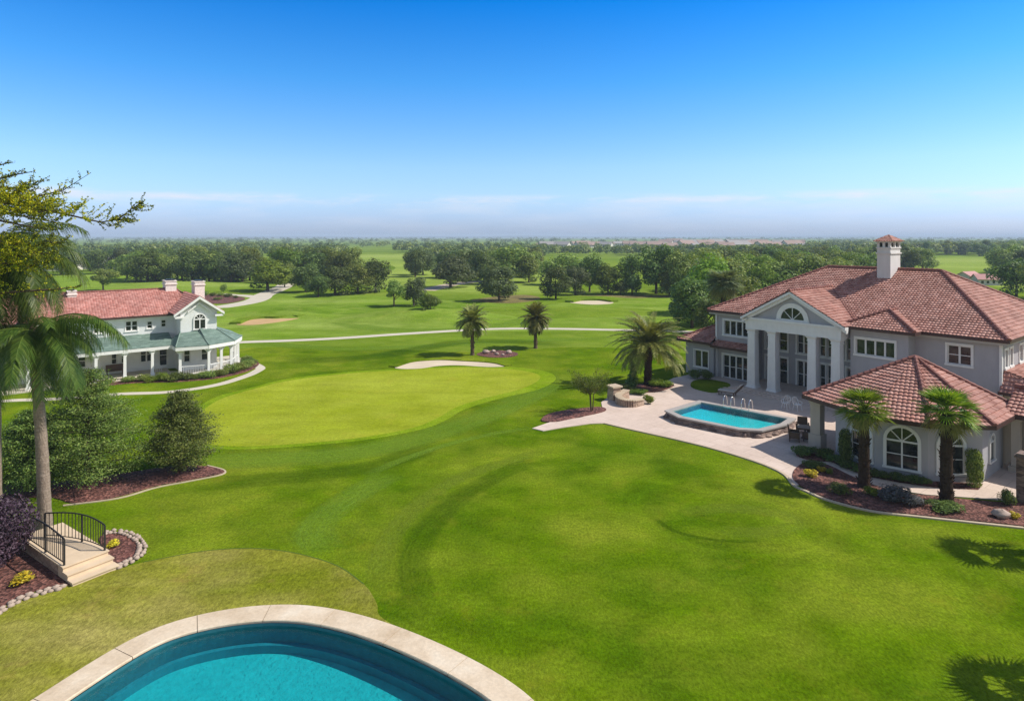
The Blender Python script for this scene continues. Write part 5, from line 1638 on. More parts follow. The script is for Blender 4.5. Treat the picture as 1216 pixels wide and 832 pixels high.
def fan_frond(mb, el, az, pet, r, n=18, spread=2.1, droop=0.3, rnd=random, bend=0.5):
    ca, sa = math.cos(az), math.sin(az)
    h = Vector((ca, sa, 0)); sd = Vector((-sa, ca, 0))
    p = Vector((0, 0, 0)); pts = [p.copy()]
    for i in range(5):
        ang = el - bend * (i / 5)
        p = p + (h * math.cos(ang) + Vector((0, 0, math.sin(ang)))) * pet / 5
        pts.append(p.copy())
    mb.tube(pts, [.03, .026, .022, .02, .018, .016], 4, False)
    ang = el - bend
    fw = h * math.cos(ang) + Vector((0, 0, math.sin(ang)))
    upv = fw.cross(sd); upv = upv if upv.z > 0 else -upv
    for i in range(n):
        b = spread * (2 * (i + .5) / n - 1) * .5 * 1.15
        dv = fw * math.cos(b) + sd * math.sin(b) + upv * (0.25 * abs(math.sin(b)) - .05)
        dv.normalize()
        rr = r * (1 - .22 * (abs(b) / spread) ** 2) * rnd.uniform(.9, 1.05)
        wv = dv.cross(upv).normalized() * (rr * spread / n * .27)
        a1 = p + dv * rr * .45; a2 = p + dv * rr + Vector((0, 0, -1)) * rr * droop * rnd.uniform(.4, 1.3)
        mb.add([p, a1 + wv, a2, a1 - wv], [(0, 1, 2, 3)])
def palm_trunk(h, r0, r1, lean=(0, 0), flare=1.5, n=10, boots=0, rnd=random):
    mb = MB()
    m = 18
    pts = [(lean[0] * (i / m) ** 1.6, lean[1] * (i / m) ** 1.6, h * i / m - .05) for i in range(m + 1)]
    rad = [(r0 + (r1 - r0) * i / m) * (1 + (flare - 1) * math.exp(-i * 1.1)) * (1 + (.03 if i % 2 else -.03)) for i in range(m + 1)]
    mb.tube(pts, rad, 12)
    for k in range(boots):      # leaf bases left on the stem
        z = h * rnd.uniform(.05, 1.0); a = rnd.uniform(0, 6.28); t = z / h
        r = r0 + (r1 - r0) * t
        x, y = lean[0] * t ** 1.6 + r * .9 * math.cos(a), lean[1] * t ** 1.6 + r * .9 * math.sin(a)
        d = Vector((math.cos(a), math.sin(a), 1.1)).normalized(); s_ = Vector((-math.sin(a), math.cos(a), 0))
        L = rnd.uniform(.12, .24)
        q = Vector((x, y, z))
        o_ = Vector((math.cos(a), math.sin(a), 0)) * .03
        mb.hexa([q - s_ * .06 - o_, q + s_ * .06 - o_, q + s_ * .06 + o_, q - s_ * .06 + o_], [q + d * L - s_ * .03 - o_ * .3, q + d * L + s_ * .03 - o_ * .3, q + d * L + s_ * .03 + o_ * .3, q + d * L - s_ * .03 + o_ * .3])
    return mb

# fairway palms (two, dense round heads)
def fairway_palm(bx, by, ty, seed, label):
    p = P(bx, by); s = p.y / F
    rnd = random.Random(seed)
    h = (by - ty) * s
    e = empty('fairway_palm', p, 0, label, 'palm tree', 'palms beside the putting green')
    th = h * .74
    palm_trunk(th, .20, .17, (rnd.uniform(-.1, .1), 0), 1.35, boots=40, rnd=rnd).build('trunk', M_pbrown, e)
    mb = MB()
    for i in range(110):
        el = rnd.uniform(-1.0, 1.45); az = rnd.uniform(0, 6.28)
        feather_frond(mb, el, az, rnd.uniform(1.75, 2.25), 22, .44, rnd.uniform(.5, 1.3), .04, .3, rnd=rnd)
    c = mb.build('crown', M_date, e); c.location = (0, 0, th - .05)
    return e
fairway_palm(561, 421.5, 366, 3, 'dense headed palm standing left of the rock bed behind the green')
fairway_palm(636, 413.5, 363, 8, 'dense headed palm standing alone by the cart path, right of the rock bed')
# big date palm at the terrace end
p = P(769, 457); rnd = random.Random(21)
e = empty('date_palm', p, 0, 'large arching date palm at the left end of the villa terrace', 'palm tree')
palm_trunk(3.3, .34, .30, (0.15, 0), 1.25, boots=90, rnd=rnd).build('trunk', M_pfib, e)
mb = MB()
for i in range(112):
    el = rnd.uniform(-.2, 1.5); az = rnd.uniform(0, 6.28)
    feather_frond(mb, el, az, rnd.uniform(3.3, 4.2), 46, .50, rnd.uniform(.9, 1.7), .030, .35, rnd=rnd)
c = mb.build('crown', M_date, e); c.location = (.15, 0, 3.3)
# fan palms in the bed before the pavilion, and two just beyond the right edge that shade the lawn
def fan_palm(pos, th, r, seed, label, pet=0.75, nf=46, trunk_r=.24, name='fan_palm', group='fan palms round the villa', lean=(0, 0), mat=None):
    rnd = random.Random(seed)
    e = empty(name, pos, rnd.uniform(0, 6), label, 'palm tree', group)
    palm_trunk(th, trunk_r * 1.15, trunk_r, lean, 1.45, boots=110, rnd=rnd).build('trunk', M_pfib, e)
    mb = MB()
    for i in range(nf):
        el = rnd.uniform(.0, 1.45); az = i * 2.399 + rnd.uniform(-.3, .3)
        fan_frond(mb, el, az, pet * rnd.uniform(.8, 1.15), r * rnd.uniform(.9, 1.1), 15, 2.5, rnd.uniform(.02, .25), rnd)
    c = mb.build('crown', mat or M_fan, e); c.location = (lean[0], lean[1], th - .05)
    mb = MB()
    for i in range(nf // 3):
        el = rnd.uniform(-.55, .1); az = i * 2.399 + rnd.uniform(-.4, .4)
        fan_frond(mb, el, az, pet * rnd.uniform(.7, 1.0), r * rnd.uniform(.6, .85), 15, 2.2, rnd.uniform(.3, .6), rnd)
    c = mb.build('lower_fronds', M_fandry, e); c.location = (lean[0], lean[1], th - .1)
    return e
fan_palm(P(1026, 579), 4.0, .85, 1, 'stout dark trunked fan palm in the mulch bed, nearer the terrace')
fan_palm(P(1124, 597), 4.35, .95, 2, 'stout dark trunked fan palm in the mulch bed, nearer the gate pillar')
for (sx_, sy_, hh, sd_) in ((1172, 657, 4.6, 11), (1206, 818, 4.4, 12)):
    q = P(sx_, sy_)
    k = hh / math.tan(SUN_EL)
    fan_palm((q.x + SUN_DIR.x * k, q.y + SUN_DIR.y * k, 0), hh - .1, 1.15, sd_, 'tall fan palm beyond the right edge whose shadow falls on the lawn', pet=.75, nf=17)
# fan palm behind the villa
fan_palm(P(859, 401), 6.9, 1.7, 7, 'blue green fan palm rising out of the trees behind the left wing of the villa', pet=1.2, nf=80, trunk_r=.3, group=None, mat=M_fangrey)

# left foreground palms
def feather_palm(pos, th, L, seed, label, lean, r=(.27, .2), nf=30, els=(-.35, 1.35), leaf=.62, extra=()):
    rnd = random.Random(seed)
    e = empty('feather_palm', pos, 0, label, 'palm tree', 'tall feather palms at the left edge')
    palm_trunk(th, r[0], r[1], lean, 1.35, rnd=rnd).build('trunk', M_ptrunk, e)
    mb = MB(); mb.tube([(0, 0, -.05), (0, 0, .5), (0, 0, .9)], [r[1] * .95, r[1] * .9, .06], 10); c = mb.build('crownshaft', M_pbrown, e); c.location = (lean[0], lean[1], th)
    mb = MB()
    for i in range(nf):
        el = rnd.uniform(*els); az = i * 2.399 + rnd.uniform(-.3, .3)
        feather_frond(mb, el, az, L * rnd.uniform(.85, 1.1), 105, leaf, rnd.uniform(1.2, 2.0), .017, .10, rnd=rnd, dr=.75)
    for (el, az, L2, bend) in extra:
        feather_frond(mb, el, az, L2, 130, leaf * 1.1, bend, .017, .05, rnd=rnd, dr=.85)
    c = mb.build('crown', M_feather, e); c.location = (lean[0], lean[1], th + .5)
    return e
b = P(53, 626); tp = D(40, 405, b.y)
feather_palm(b, tp.z, 3.0, 5, 'tall palm with smooth grey trunk rising through the landing of the steps', (tp.x - b.x, 0), nf=22, els=(-.7, 1.0),
             extra=[(0.55, -0.2, 4.6, 1.3), (0.45, 0.1, 4.4, 1.5), (.1, -.5, 3.9, 1.6), (-.2, -.3, 3.8, 1.3), (-.55, -.8, 3.6, .9), (-.5, 0.2, 3.4, 1.0), (-.7, -.2, 3.4, .8), (.2, 2.9, 3.8, 1.6), (-.3, 2.6, 3.6, 1.3), (-.6, -1.6, 3.4, .9), (0.0, -1.2, 3.6, 1.4)])
b = P(-6, 612); tp = D(-6, 322, b.y)
feather_palm(b, tp.z, 4.0, 9, 'tall palm at the left edge of the picture behind the purple bush', (tp.x - b.x, 0), nf=54, els=(-.9, 1.2), leaf=.85)

# ------------------------------------------------------------------ foreground trees and shrubs, left
def spray_tree():
    """tall tree just outside the left edge whose long yellowing limbs reach into the picture"""
    Y0 = 24.0
    root = D(-150, 700, Y0); root.z = 0
    e = empty('yellow_leaved_tree', root, 0, 'tall tree at the upper left with long limbs of small yellow and green leaves', 'tree')
    L = lambda x, y, dy=0.0: D(x, y, Y0 + dy) - root
    mb = MB()
    top = L(-130, 120)
    fork = L(-140, 330)
    mb.tube([(0, 0, -.1), (0.05, 0, 2), fork * 0.7, fork, top], [.34, .27, .24, .2, .08], 10)
    mb.build('trunk', M_bark, e)
    limbs = [([(-140, 300), (-60, 262), (0, 240), (40, 247), (85, 256), (120, 264), (140, 260), (168, 240)], 0, .9, 0.40),
             ([(-140, 270), (-60, 240), (0, 232), (40, 234), (75, 226), (108, 205)], .6, .7, 0.24),
             ([(-135, 220), (-60, 214), (0, 212), (20, 207), (38, 204)], -.4, .3, 0.13),
             ([(-135, 190), (-70, 200), (0, 196), (12, 193)], .2, .2, 0.11),
             ([(-140, 320), (-50, 270), (0, 262), (40, 270), (66, 273)], -.8, .5, 0.22),
             ([(-140, 250), (-60, 236), (0, 236), (30, 240), (60, 245)], .9, 1.0, 0.42),
             ([(-140, 280), (-60, 250), (0, 248), (36, 252), (74, 250)], -.3, 1.0, 0.42),
             ([(-140, 340), (-60, 300), (0, 288), (40, 292), (72, 288)], .4, .8, 0.40),
             ([(-140, 350), (-60, 315), (-5, 300), (30, 305), (58, 300)], -.5, .8, 0.48),
             ([(-140, 330), (-70, 290), (-20, 280), (20, 286)], 1.0, .9, 0.5),
             ([(-140, 300), (-60, 268), (0, 252), (34, 258), (66, 264)], .2, 1.0, 0.42),
             ([(-140, 350), (-50, 322), (0, 312), (35, 316), (66, 308)], .6, .9, 0.5),
             ([(-140, 240), (-60, 226), (0, 222), (26, 224), (46, 215)], .3, .8, 0.36),
             ([(-140, 380), (-30, 350), (40, 345), (70, 343), (94, 340)], .8, .8, 0.22)]
    rnd = random.Random(4)
    pos = []; nrm = []; sz = []; posg = []; nrmg = []; szg = []
    lm = MB()
    for pts, dy, yel, spread in limbs:
        n = len(pts)
        w = [L(x, y, dy * (i / n) * 2) for i, (x, y) in enumerate(pts)]
        lm.tube(w, [.055 * (1 - .9 * i / (n - 1)) + .006 for i in range(n)], 6)
        # walk the limb setting twigs
        fine = []
        for i in range(n - 1):
            m = max(2, int((w[i + 1] - w[i]).length / .06))
            fine += [w[i].lerp(w[i + 1], k / m) for k in range(m)]
        N = len(fine)
        for i, q in enumerate(fine):
            t = i / N
            if rnd.random() < .45: continue
            for _ in range(2 if spread > .3 else 1):
                d = Vector((rnd.gauss(.75, .45), rnd.gauss(0, .8), rnd.gauss(.18, .5))).normalized()
                ll = (rnd.uniform(.25, 1.0) * spread * (1.5 - .95 * t) * 2.3) + .08
                bendv = Vector((rnd.uniform(-.1, .25), 0, rnd.uniform(-.15, .35))) * ll
                mid = q + d * ll * .5; end = q + d * ll + bendv
                lm.tube([q, mid, end], [.010, .007, .003], 3, False)
                subs = [(q, mid), (mid, end)]
                if ll > .45:
                    for _k in range(int(ll * 6)):
                        bp = q.lerp(end, rnd.uniform(.25, .95)); bd = (d + Vector((rnd.gauss(0, .7), rnd.gauss(0, .7), rnd.gauss(.1, .6)))).normalized()
                        be = bp + bd * rnd.uniform(.1, .3) * min(1.3, ll + .3)
                        lm.tube([bp, be], [.005, .002], 3, False); subs.append((bp, be))
                for (s0, s1) in subs:
                    sl = (s1 - s0).length
                    for k in range(int(3 + sl * 42)):
                        c = s0.lerp(s1, rnd.uniform(0, 1.05)) + Vector((rnd.gauss(0, .022), rnd.gauss(0, .022), rnd.gauss(0, .022)))
                        isy = rnd.random() < (.85 * yel if .25 < t < .82 else .35 * yel)
                        (pos if isy else posg).append(c); (nrm if isy else nrmg).append((rnd.gauss(0, .7), rnd.gauss(-.3, .7), .45 + rnd.gauss(0, .5))); (sz if isy else szg).append(rnd.uniform(.026, .052))
    lm.build('limb', M_bark, e)
    mesh_obj('yellow_foliage', leaf_mesh('yellow_foliage', np.array([tuple(p) for p in pos]), np.array(nrm), np.array(sz), M_leaf_yel, .5, seed=2), e)
    mesh_obj('green_foliage', leaf_mesh('green_foliage', np.array([tuple(p) for p in posg]), np.array(nrmg), np.array(szg), M_leaf_olive, .5, seed=3), e)
spray_tree()

def cedar(name, bx, by, w, h, seed, label, n=44000):
    """wide evergreen with layered horizontal sprays, foliage to the ground"""
    r = random.Random(seed); rg = np.random.default_rng(seed)
    p = P(bx, by)
    e = empty(name, p, 0, label, 'tree', 'evergreens in the mulch bed')
    mb = MB(); mb.tube([(0, 0, -.05), (0.02, 0, h * .4), (0, 0.02, h * .92)], [.16, .11, .02], 8); mb.build('trunk', M_bark, e)
    P_ = []; N_ = []; S_ = []
    bm_ = MB()
    nb = 120
    for i in range(nb):
        z = h * (.06 + .90 * (i / nb) ** .92)
        t = z / h
        prof = (w / 2) * min(1.0, 0.66 + 1.6 * t) * max(0.0, 1 - max(0, (t - .16) / .86) ** 1.35) ** .8 * r.uniform(.62, 1.16)
        az = i * 2.399 + r.uniform(-.4, .4)
        dz = r.uniform(.02, .28)
        tip = Vector((prof * math.cos(az), prof * math.sin(az), z + prof * dz))
        bm_.tube([(0, 0, z), tuple(tip * .5 + Vector((0, 0, z * .5 - .03))), tuple(tip)], [.03, .018, .005], 4, False)
        k = int(n / nb * (.3 + prof / (w / 2)) / 1.1)
        u = rg.random(k) ** .55
        base = np.array([0, 0, z]); tp = np.array(tip)
        c = base + (tp - base) * u[:, None]
        wid = .10 + .26 * prof * (1 - u * .75)[:, None]
        off = rg.normal(size=(k, 3)) * wid * np.array([1, 1, .38])
        P_.append(c + off); N_.append(rg.normal(size=(k, 3)) * .5 + np.array([math.cos(az) * .3, math.sin(az) * .3, .9])); S_.append(rg.uniform(.028, .068, k))
    bm_.build('branch', M_bark, e)
    pp = np.concatenate(P_); pp[:, 2] = np.maximum(pp[:, 2], .03)
    mesh_obj('crown', leaf_mesh('crown', pp, np.concatenate(N_), np.concatenate(S_), M_leaf_cedar, .5, seed=seed), e)
cedar('evergreen_tree', 214, 558, 4.5, 4.5, 3, 'rounded dark evergreen at the right end of the mulch bed, beside the putting green')
cedar('evergreen_tree', 104, 574, 5.9, 6.2, 5, 'tallest broad evergreen in the mulch bed, between the grey palm trunk and the rounded one', 56000)
cedar('evergreen_tree', 34, 582, 4.2, 4.2, 8, 'spreading evergreen behind the grey palm trunk at the left edge')

bush('purple_bush', P(4, 668), 3.1, 3.5, M_leaf_purple, 'dark purple leaved bush beside the stone steps', n=9000, size=(.010, .026), seed=4)
bush('purple_bush', P(-25, 690), 2.6, 2.5, M_leaf_purple, 'low dark purple bush at the left edge of the front mulch bed', n=9000, size=(.010, .026), seed=4)
for x, y, w, h, l in ((135, 650, .6, .3, 'round clump of yellow flowers in the half round bed right of the steps'), (28, 692, .9, .35, 'wide clump of yellow flowers in the front bed below the purple bush')):
    bush('flower_clump', (*P(x, y).to_2d(), .05), w, h, M_flower, l, n=500, size=(.05, .10), seed=6, cat='flowers')

# planting round the villa
def vb(x, y, wpx, hpx, mat, label, seed=1, n=1800, size=(.03, .06), kind='dome', cat='shrub', z=.07, group=None):
    p = P(x, y); s = p.y / F
    return bush('shrub', (p.x, p.y, z), wpx * s, hpx * s, mat, label, group, n, size, seed, cat, kind=kind)
vb(962, 567, 17, 10, M_flower, 'yellow flowering low shrub at the left end of the house bed', 6, 500, (.05, .1))
vb(976, 562, 12, 8, M_flower, 'smaller yellow flowering shrub behind the first in the house bed', 6, 500, (.05, .1))
vb(984, 564, 9, 8, M_leaf_lime, 'small lime shrub beside the yellow flowers in the house bed', 2)
vb(966, 556, 26, 9, M_leaf_dark, 'low dark shrub at the terrace corner of the house bed', 3)
vb(997, 588, 26, 15, M_leaf_dark, 'dark green shrub left of the nearer-terrace fan palm', 3)
vb(1037, 590, 20, 12, M_leaf_lime, 'yellow green shrub between the two stout fan palms, nearer the terrace one', 2)
vb(1062, 596, 42, 20, M_lav, 'grey lavender coloured shrub between the two stout fan palms', 5)
vb(1087, 601, 24, 15, M_lav, 'smaller grey shrub just left of the fan palm by the gate pillar', 5)
vb(1123, 607, 40, 11, M_leaf_dark, 'dark ground hugging shrub at the foot of the fan palm by the gate pillar', 3)
vb(1196, 601, 18, 22, M_leaf_dark, 'dark upright shrub beside the gate pillar', 3)
vb(1205, 617, 13, 9, M_flower, 'yellow flowering shrub at the right end of the house bed beside the pale rock', 6, 500, (.05, .1))
bush('topiary', (*P(1004, 552).to_2d(), .06), 1.0, 2.0, M_leaf_dark, 'clipped column shaped shrub against the pavilion, left of its arched windows', n=3500, size=(.025, .05), seed=2, kind='column')
bush('topiary', (*P(1158, 578).to_2d(), .06), 1.1, 1.9, M_leaf_oak, 'clipped column shaped shrub at the right corner of the pavilion', n=3500, size=(.025, .05), seed=2, kind='column')
for i, q in enumerate(((10.7, -12.4), (11.6, -12.8), (12.5, -13.0), (13.4, -13.0), (14.3, -12.7), (15.1, -12.3))):
    p = VW(*q, .06)
    bush('hedge_shrub', p, 1.15, .42, M_leaf_dark, 'low clipped dark shrub in the hedge under the arched windows', 'hedge shrubs under the arched windows', 1200, (.04, .07), 3)
for x, y, w, h, l in ((955, 541, 30, 12, 'low dark shrub in the corner bed beside the pavilion pillar'), (978, 543, 24, 12, 'low dark shrub in the corner bed, against the pavilion wall')):
    vb(x, y, w, h, M_leaf_dark, l, 3)
vb(826, 450, 18, 13, M_leaf_dark, 'round dark shrub under the left wing window of the villa, left one of two', 3)
vb(840, 451.5, 17, 14, M_leaf_dark, 'round dark shrub under the left wing window of the villa, right one of two', 4)
vb(778, 459, 24, 9, M_leaf_lime, 'bright green shrub at the foot of the big date palm', 2)
vb(790, 460, 18, 9, M_leaf_lime, 'bright green shrub at the end of the date palm bed, nearest the villa', 4)
vb(771, 480, 15, 12, M_leaf_lime, 'yellow green shrub at the end of the curved garden wall', 2)
vb(757, 468, 24, 7, M_leaf_olive, 'low olive shrub behind the curved garden wall', 3)
vb(738, 464, 20, 10, M_leaf_dark, 'dark shrub behind the stone pedestal', 3)
p = P(751, 459); s = p.y / F
tree('cone_conifer', p, 20 * s, 36 * s, 'cone', 'dark', 'narrow dark cone shaped conifer left of the date palm trunk', seed=2, cat='conifer')
p = P(703, 489); s = p.y / F
def wispy(pos, w, h, label, seed):
    r = random.Random(seed); e = empty('wispy_tree', pos, 0, label, 'tree')
    mb = MB(); P_ = []
    for i in range(7):
        a = r.uniform(0, 6.28); q = r.uniform(.1, .25)
        pts = [Vector((q * .3 * math.cos(a), q * .3 * math.sin(a), 0)), Vector((q * .8 * math.cos(a), q * .8 * math.sin(a), h * .4))]
        mb.tube(pts, [.05, .03], 5)
        for j in range(7):
            b = a + r.uniform(-1.2, 1.2); rr = r.uniform(.25, .5) * w
            tip = Vector((rr * math.cos(b), rr * math.sin(b), h * r.uniform(.6, 1.0)))
            mid = pts[1].lerp(tip, .5) + Vector((0, 0, .15))
            mb.tube([pts[1], mid, tip], [.02, .012, .004], 4, False)
            for k in range(95):
                c = (mid if r.random() < .35 else pts[1]).lerp(tip, r.uniform(.2, 1.05)) + Vector((r.gauss(0, .14), r.gauss(0, .14), r.gauss(0, .11)))
                P_.append(tuple(c))
    mb.build('trunk', M_bark, e)
    n = len(P_); rg = np.random.default_rng(seed)
    mesh_obj('crown', leaf_mesh('crown', np.array(P_), rg.normal(size=(n, 3)) + np.array([0, 0, .6]), rg.uniform(.03, .065, n), M_leaf_olive, seed=seed), e)
wispy(p, 60 * s, 52 * s, 'thin many stemmed tree with airy crown on the small mulch bed', 5)
rk = MB(); rk.blob((0, 0, .18), (.38, .28, .2), 9, 12, 8, .22)
o = rk.build('rock', M_rock); p = P(1189, 616); o.location = (p.x, p.y, .06); o.rotation_euler = (0, 0, -.4); tag(o, 'pale pinkish rock at the right end of the house bed', 'rock')
for i, (x, y, sc, l) in enumerate(((577, 420, 1.1, 'pale rock at the left end of the rock bed by the palm'), (586, 418.5, .8, 'pale rock at the back of the rock bed'), (590, 421.5, .7, 'small pale rock in the middle of the rock bed'), (604, 420, 1.0, 'pale rock at the right end of the rock bed'), (597, 422.5, .6, 'smallest pale rock at the front of the rock bed'))):
    c = o.copy(); COL.objects.link(c); q = P(x, y); c.location = (q.x, q.y, .03); c.rotation_euler = (0, 0, i * 1.3); c.scale = (sc, sc, sc); tag(c, l, 'rock', 'rocks in the bed between the two fairway palms')

# clubhouse planting: a run of shrubs along the porch
runp = spline([CW(*q).to_2d() for q in ((-9, 0.9), (-4, 0.7), (-1.5, -0.6), (0.2, -1.3), (2.6, -1.7), (5.0, -0.5), (6.7, 2.0), (7.0, 4.5))], 3, False)
rnd = random.Random(12)
for i, q in enumerate(runp):
    m = [M_leaf_oak, M_leaf_olive, M_leaf_dark, M_leaf_lime][rnd.choice((0, 0, 1, 1, 2, 3))]
    big = rnd.random() < .3
    bush('porch_shrub', (q.x, q.y, .02), rnd.uniform(1.3, 1.9), rnd.uniform(.9, 1.25) if big else rnd.uniform(.5, .85), m, 'leafy shrub in the planting along the clubhouse porch', 'shrubs along the clubhouse porch', 1500, (.03, .055), rnd.choice((1, 2, 3)))
rc_ = wire_chair('rocking_chair', CW(-1.3, 3.0, .12), C_A + 2.6, 'white chair on the clubhouse porch beside the inner corner', M_wwhite)
bn = empty('porch_bench', CW(-4.7, 4.2, .12), C_A, 'dark bench against the clubhouse wall under the porch', 'bench')
mb = MB(); mb.box(-.7, .7, -.25, .2, .40, .46); mb.build('seat', M_wicker, bn)
mb = MB(); mb.hexa([(-.7, .2, .46), (.7, .2, .46), (.7, .25, .46), (-.7, .25, .46)], [(-.7, .3, .95), (.7, .3, .95), (.7, .35, .95), (-.7, .35, .95)]); mb.build('backrest', M_wicker, bn)
for x in (-.62, .62):
    for y in (-.2, .18):
        mb = MB(); mb.box(x - .03, x + .03, y - .03, y + .03, 0, .4); mb.build('leg', M_wicker, bn)
for i, (x, y, w, h) in enumerate(((244, 351, 10, 7), (252, 352, 9, 6), (262, 351.5, 11, 5), (270, 353, 12, 6), (258, 356, 14, 4), (280, 354, 8, 4), (265, 347, 9, 12))):
    p = P(x, y); s = p.y / F
    bush('bed_shrub', p, w * s, h * s, (M_leaf_oak, M_leaf_olive)[i % 2], 'shrub in the mulch bed inside the looped path', 'shrubs in the bed inside the looped path', 1200, (.03, .06), 2)

# ------------------------------------------------------------------ course trees
T = [  # foot x, foot y, top y, width, kind, leaf, label
    (468, 364, 333.5, 28, 'sparse', 'oak', 'small open tree on the fairway mound, leftmost of three'),
    (491.5, 363, 328.5, 29, 'oak', 'grey', 'small grey green tree on the fairway mound, middle of three'),
    (511, 377.5, 349, 22, 'sparse', 'olive', 'smallest thin tree on the fairway mound, nearest and rightmost of three'),
    (535, 341.5, 301.5, 50, 'oak', 'grey', 'broad grey green oak beyond the fairway mound'),
    (593, 357.5, 317, 46, 'round', 'grey', 'round grey green tree standing nearest, in front of the big green clump'),
    (575, 337, 300, 36, 'round', 'dark', 'dark tree at the left of the big green clump in the middle'),
    (602, 334, 289.5, 58, 'oak', 'oak', 'tallest bright green oak of the big clump in the middle'),
    (628, 335.5, 300, 32, 'oak', 'oak', 'leaning green oak at the right edge of the big clump'),
    (555, 331, 296, 40, 'oak', 'dark', 'dark oak behind the broad grey green one'),
    (660, 355, 317, 33, 'round', 'dark', 'dark bushy tree reaching the ground, left end of the right hand clump'),
    (683, 350, 315, 28, 'oak', 'grey', 'grey green tree beside the dark bushy one'),
    (668, 338, 299, 42, 'oak', 'oak', 'green oak behind the dark bushy tree'),
    (700, 346.5, 300, 34, 'oak', 'dark', 'dark oak between the grey tree and the slim one'),
    (722, 349, 312, 32, 'oak', 'olive', 'olive green small oak left of the two dark columns'),
    (737, 350, 334, 18, 'round', 'dark', 'low dark bush under the small oak'),
    (750.5, 349.5, 298.5, 28, 'tall', 'dark', 'tall dark column shaped tree'),
    (779, 349, 289.5, 46, 'oak', 'dark', 'big dark oak right of the column shaped tree'),
    (795, 351, 320, 26, 'round', 'oak', 'lower rounded tree in front of the big dark oak'),
    (810, 352, 297, 38, 'oak', 'oak', 'green oak at the left end of the wood behind the villa'),
    (318, 345.5, 305.5, 52, 'oak', 'lime', 'bright green oak beside the bend of the drive'),
    (338, 341, 310, 24, 'oak', 'oak', 'smaller oak touching the right of the bright green one by the drive'),
    (363, 347, 315, 34, 'round', 'dark', 'dark round tree right of the drive'),
    (378, 352.5, 327, 28, 'round', 'dark', 'low dark bushy tree nearest the fairway, right of the drive'),
    (398, 350.5, 315, 40, 'oak', 'dark', 'dark oak in the middle of the clump right of the drive'),
    (425, 349, 313, 34, 'oak', 'oak', 'green oak in the clump right of the drive'),
    (446, 347, 306.5, 34, 'oak', 'dark', 'taller dark oak at the right end of the clump right of the drive'),
    (122.5, 345, 319.5, 27, 'sparse', 'oak', 'small open crowned tree on the lawn behind the clubhouse roof'),
    (1207, 352, 306, 42, 'oak', 'dark', 'dark oak at the right edge beside the pink roofed house'),
    (1247, 356, 300, 50, 'oak', 'oak', 'oak cut by the right edge beyond the villa'),
]
for bx, by, ty, w, k, m, l in T:
    ptree('tree', bx, by, ty, w, k, m, l, 'trees standing on the golf course')
rnd = random.Random(31)
def row(n, x0, x1, y0, y1, hmin, hmax, mats, label, group, wmul=(1.0, 1.45), kinds=('oak', 'oak', 'round'), name='woodland_tree'):
    for i in range(n):
        x = x0 + (x1 - x0) * (i + rnd.uniform(.1, .9)) / n
        y = rnd.uniform(y0, y1)
        p = P(x, y); h = rnd.uniform(hmin, hmax) * 1.08
        tree(name, p, h * rnd.uniform(*wmul), h, rnd.choice(kinds), rnd.choice(mats), label, group, n=5200)
# wood behind the drive and the clubhouse
row(19, 150, 300, 331, 335.5, 7, 9.8, ('oak', 'oak', 'dark', 'grey'), 'oak in the wood beyond the lawn left of the drive', 'oaks of the wood beyond the left lawn')
row(9, 330, 420, 330, 336, 8, 10, ('oak', 'dark', 'olive'), 'oak in the second row of the wood right of the drive', 'second row oaks right of the drive')
row(15, 40, 300, 320, 327, 7, 9.3, ('oak', 'dark', 'dark', 'grey'), 'tree in the deeper part of the wood beyond the left lawn', 'deep wood beyond the left lawn')
row(10, 60, 420, 311, 317, 6.5, 9, ('dark', 'oak', 'grey'), 'tree in the far belt of wood beyond the left lawn', 'far belt of wood on the left')
row(10, 480, 650, 322, 330, 7, 9, ('oak', 'dark', 'grey', 'olive'), 'tree in the belt behind the big green clump in the middle', 'belt behind the middle clump')
# wood behind the villa
row(22, 815, 1010, 341, 353, 7, 9.5, ('oak', 'dark', 'oak', 'lime'), 'tree in the front row of the wood behind the villa', 'front row of the wood behind the villa')
row(20, 800, 1050, 327, 337, 7.5, 9.6, ('oak', 'dark', 'lime', 'olive'), 'tree in the middle rows of the wood behind the villa', 'middle rows of the wood behind the villa')
row(18, 790, 1060, 314, 322, 7, 9, ('dark', 'oak', 'dark'), 'tree in the back rows of the wood behind the villa', 'back rows of the wood behind the villa')
ptree('tree', 840, 372, 300, 62, 'oak', 'lime', 'bright lime green tree in front of the wood behind the villa', 'trees standing on the golf course', seed=2)
ptree('tree', 822, 389, 332, 56, 'round', 'dark', 'dark low tree beside the left wing of the villa', 'trees standing on the golf course', seed=1)
ptree('tree', 840, 396, 356, 30, 'round', 'dark', 'dark leafy tree directly behind the left wing roof', 'trees standing on the golf course', seed=2)
ptree('tree', 873, 385, 322, 60, 'oak', 'oak', 'green oak rising behind the left eave of the villa', 'trees standing on the golf course', seed=3)
ptree('tree', 805, 384, 356, 20, 'round', 'oak', 'small leafy tree at the edge of the wood by the left wing', 'trees standing on the golf course', seed=3)
row(10, 1090, 1216, 302, 305, 8, 10.5, ('dark', 'oak'), 'tree on the far side of the bright field right of the chimney', 'trees beyond the right hand field', kinds=('oak', 'tall'))
row(6, 1050, 1100, 318, 326, 8, 11, ('oak', 'dark'), 'tree left of the bright field behind the villa roof', 'trees at the left of the right hand field')
row(6, 1185, 1260, 318, 326, 8, 10, ('dark', 'oak'), 'tree at the right of the bright field beyond the villa roof', 'trees at the right of the right hand field')

